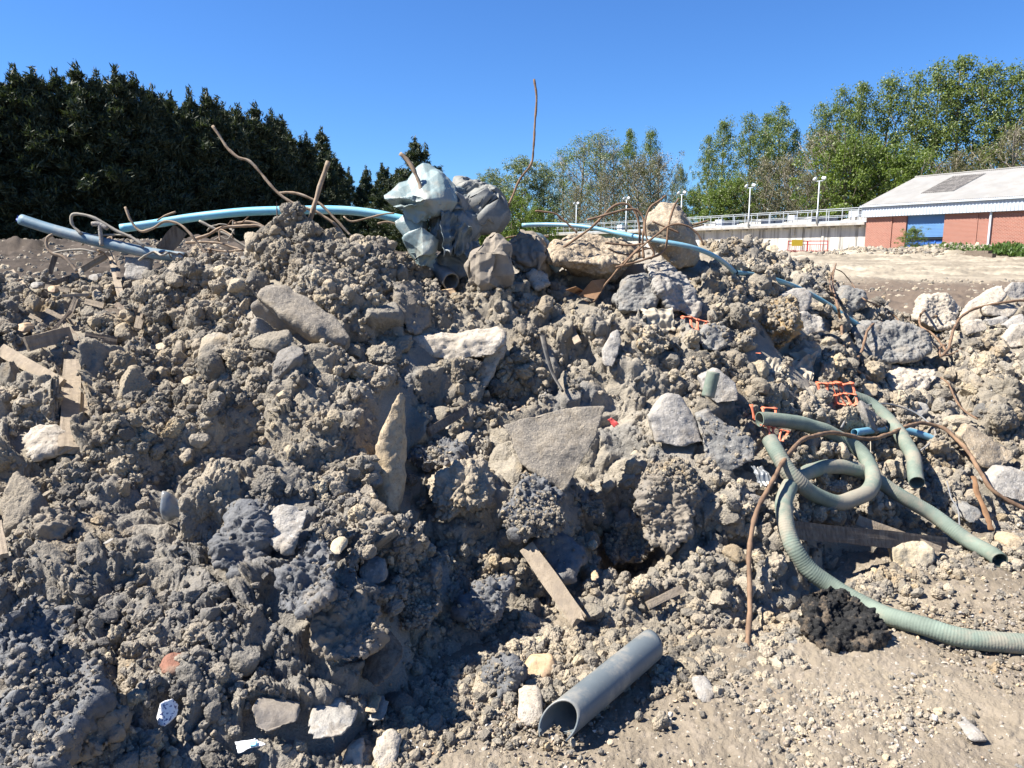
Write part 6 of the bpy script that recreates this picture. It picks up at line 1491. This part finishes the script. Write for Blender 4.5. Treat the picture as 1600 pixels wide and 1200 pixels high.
for (a, hgt, lab) in ((5.5, 1.6, 'green bush growing in front of the blue shutter'), (7.0, .7, 'small green bush right of the shutter bush'), (4.6, .55, 'low green weed clump left of the shutter bush')):
    plant('shutter_bush' if a == 5.6 else 'weed_clump', SIL[0] if a == 5.6 else BRI[1], (BC[0]+.464*a-.886*2.2, BC[1]-.886*a-.464*2.2, 1.25), (hgt*(.13 if a == 5.6 else .22), hgt*(.13 if a == 5.6 else .22), hgt/(8 if a == 5.6 else 5)), a, lab, 'bush')
weeds('field_hedge', 'belt of undergrowth below the far trees', 30000, lambda r: (r.uniform(-5, 75), r.uniform(100, 128), 1.2), 4.5, .34, 9, L_POP, cat='undergrowth')
weeds('dark_undergrowth', 'dark undergrowth at the foot of the conifer row', 12000, lambda r: (-12-38*(q := r.random())*1.0-8*r.random(), 118-60*q+3*r.normal(), 1.2), 4.0, .30, 10, L_CON, cat='undergrowth')
bb = boxes('timber_baulk', [(0, 2.0, 0, .4, 0, .28), (.3, 1.7, .05, .45, .283, .45)], M_WOODD)
bb.location = tuple(W(1500, 398, 48)-np.array([0, 0, .2])); bb.rotation_euler[2] = BRZ; tag(bb, 'stack of dark timber baulks on the bank by the weeds', 'timber')
# broken rubble on the far bank and the far mound
def bank(n, fn, lo, hi, name, label):
    P = []; 
    while len(P) < n: P.append(fn())
    P = np.array(P); s = lo*(hi/lo)**(RNG.random(n)**1.8)
    return scatter(name, label, 'soil', P, rnd_rot(n), s[:, None]*RNG.uniform(.7, 1.2, (n, 3)), RNG.integers(0, nM, n), cM)
def bfn():
    x = RNG.uniform(18, 44); y = 64-x*.42+RNG.normal()*1.3; return (x, y, float(gz(x, y)))
bank(5000, bfn, .04, .22, 'bank_rubble', 'lumps of spoil on the low bank before the warehouse')
def lfn():
    x = RNG.uniform(-26, -4); y = 24+RNG.normal()*4; return (x, y, float(gz(x, y)))
bank(6500, lfn, .03, .12, 'berm_clods', 'dark clods on the far soil bank at the left')
def mfn():
    y = RNG.uniform(7, 26); x = RNG.uniform(-.3 if y > 14 else -.8, .8)*y; return (x, y, float(max(gz(x, y), heap0(x, y))))
bank(9000, mfn, .012, .07, 'yard_clods', 'loose clods on the yard behind the heap')
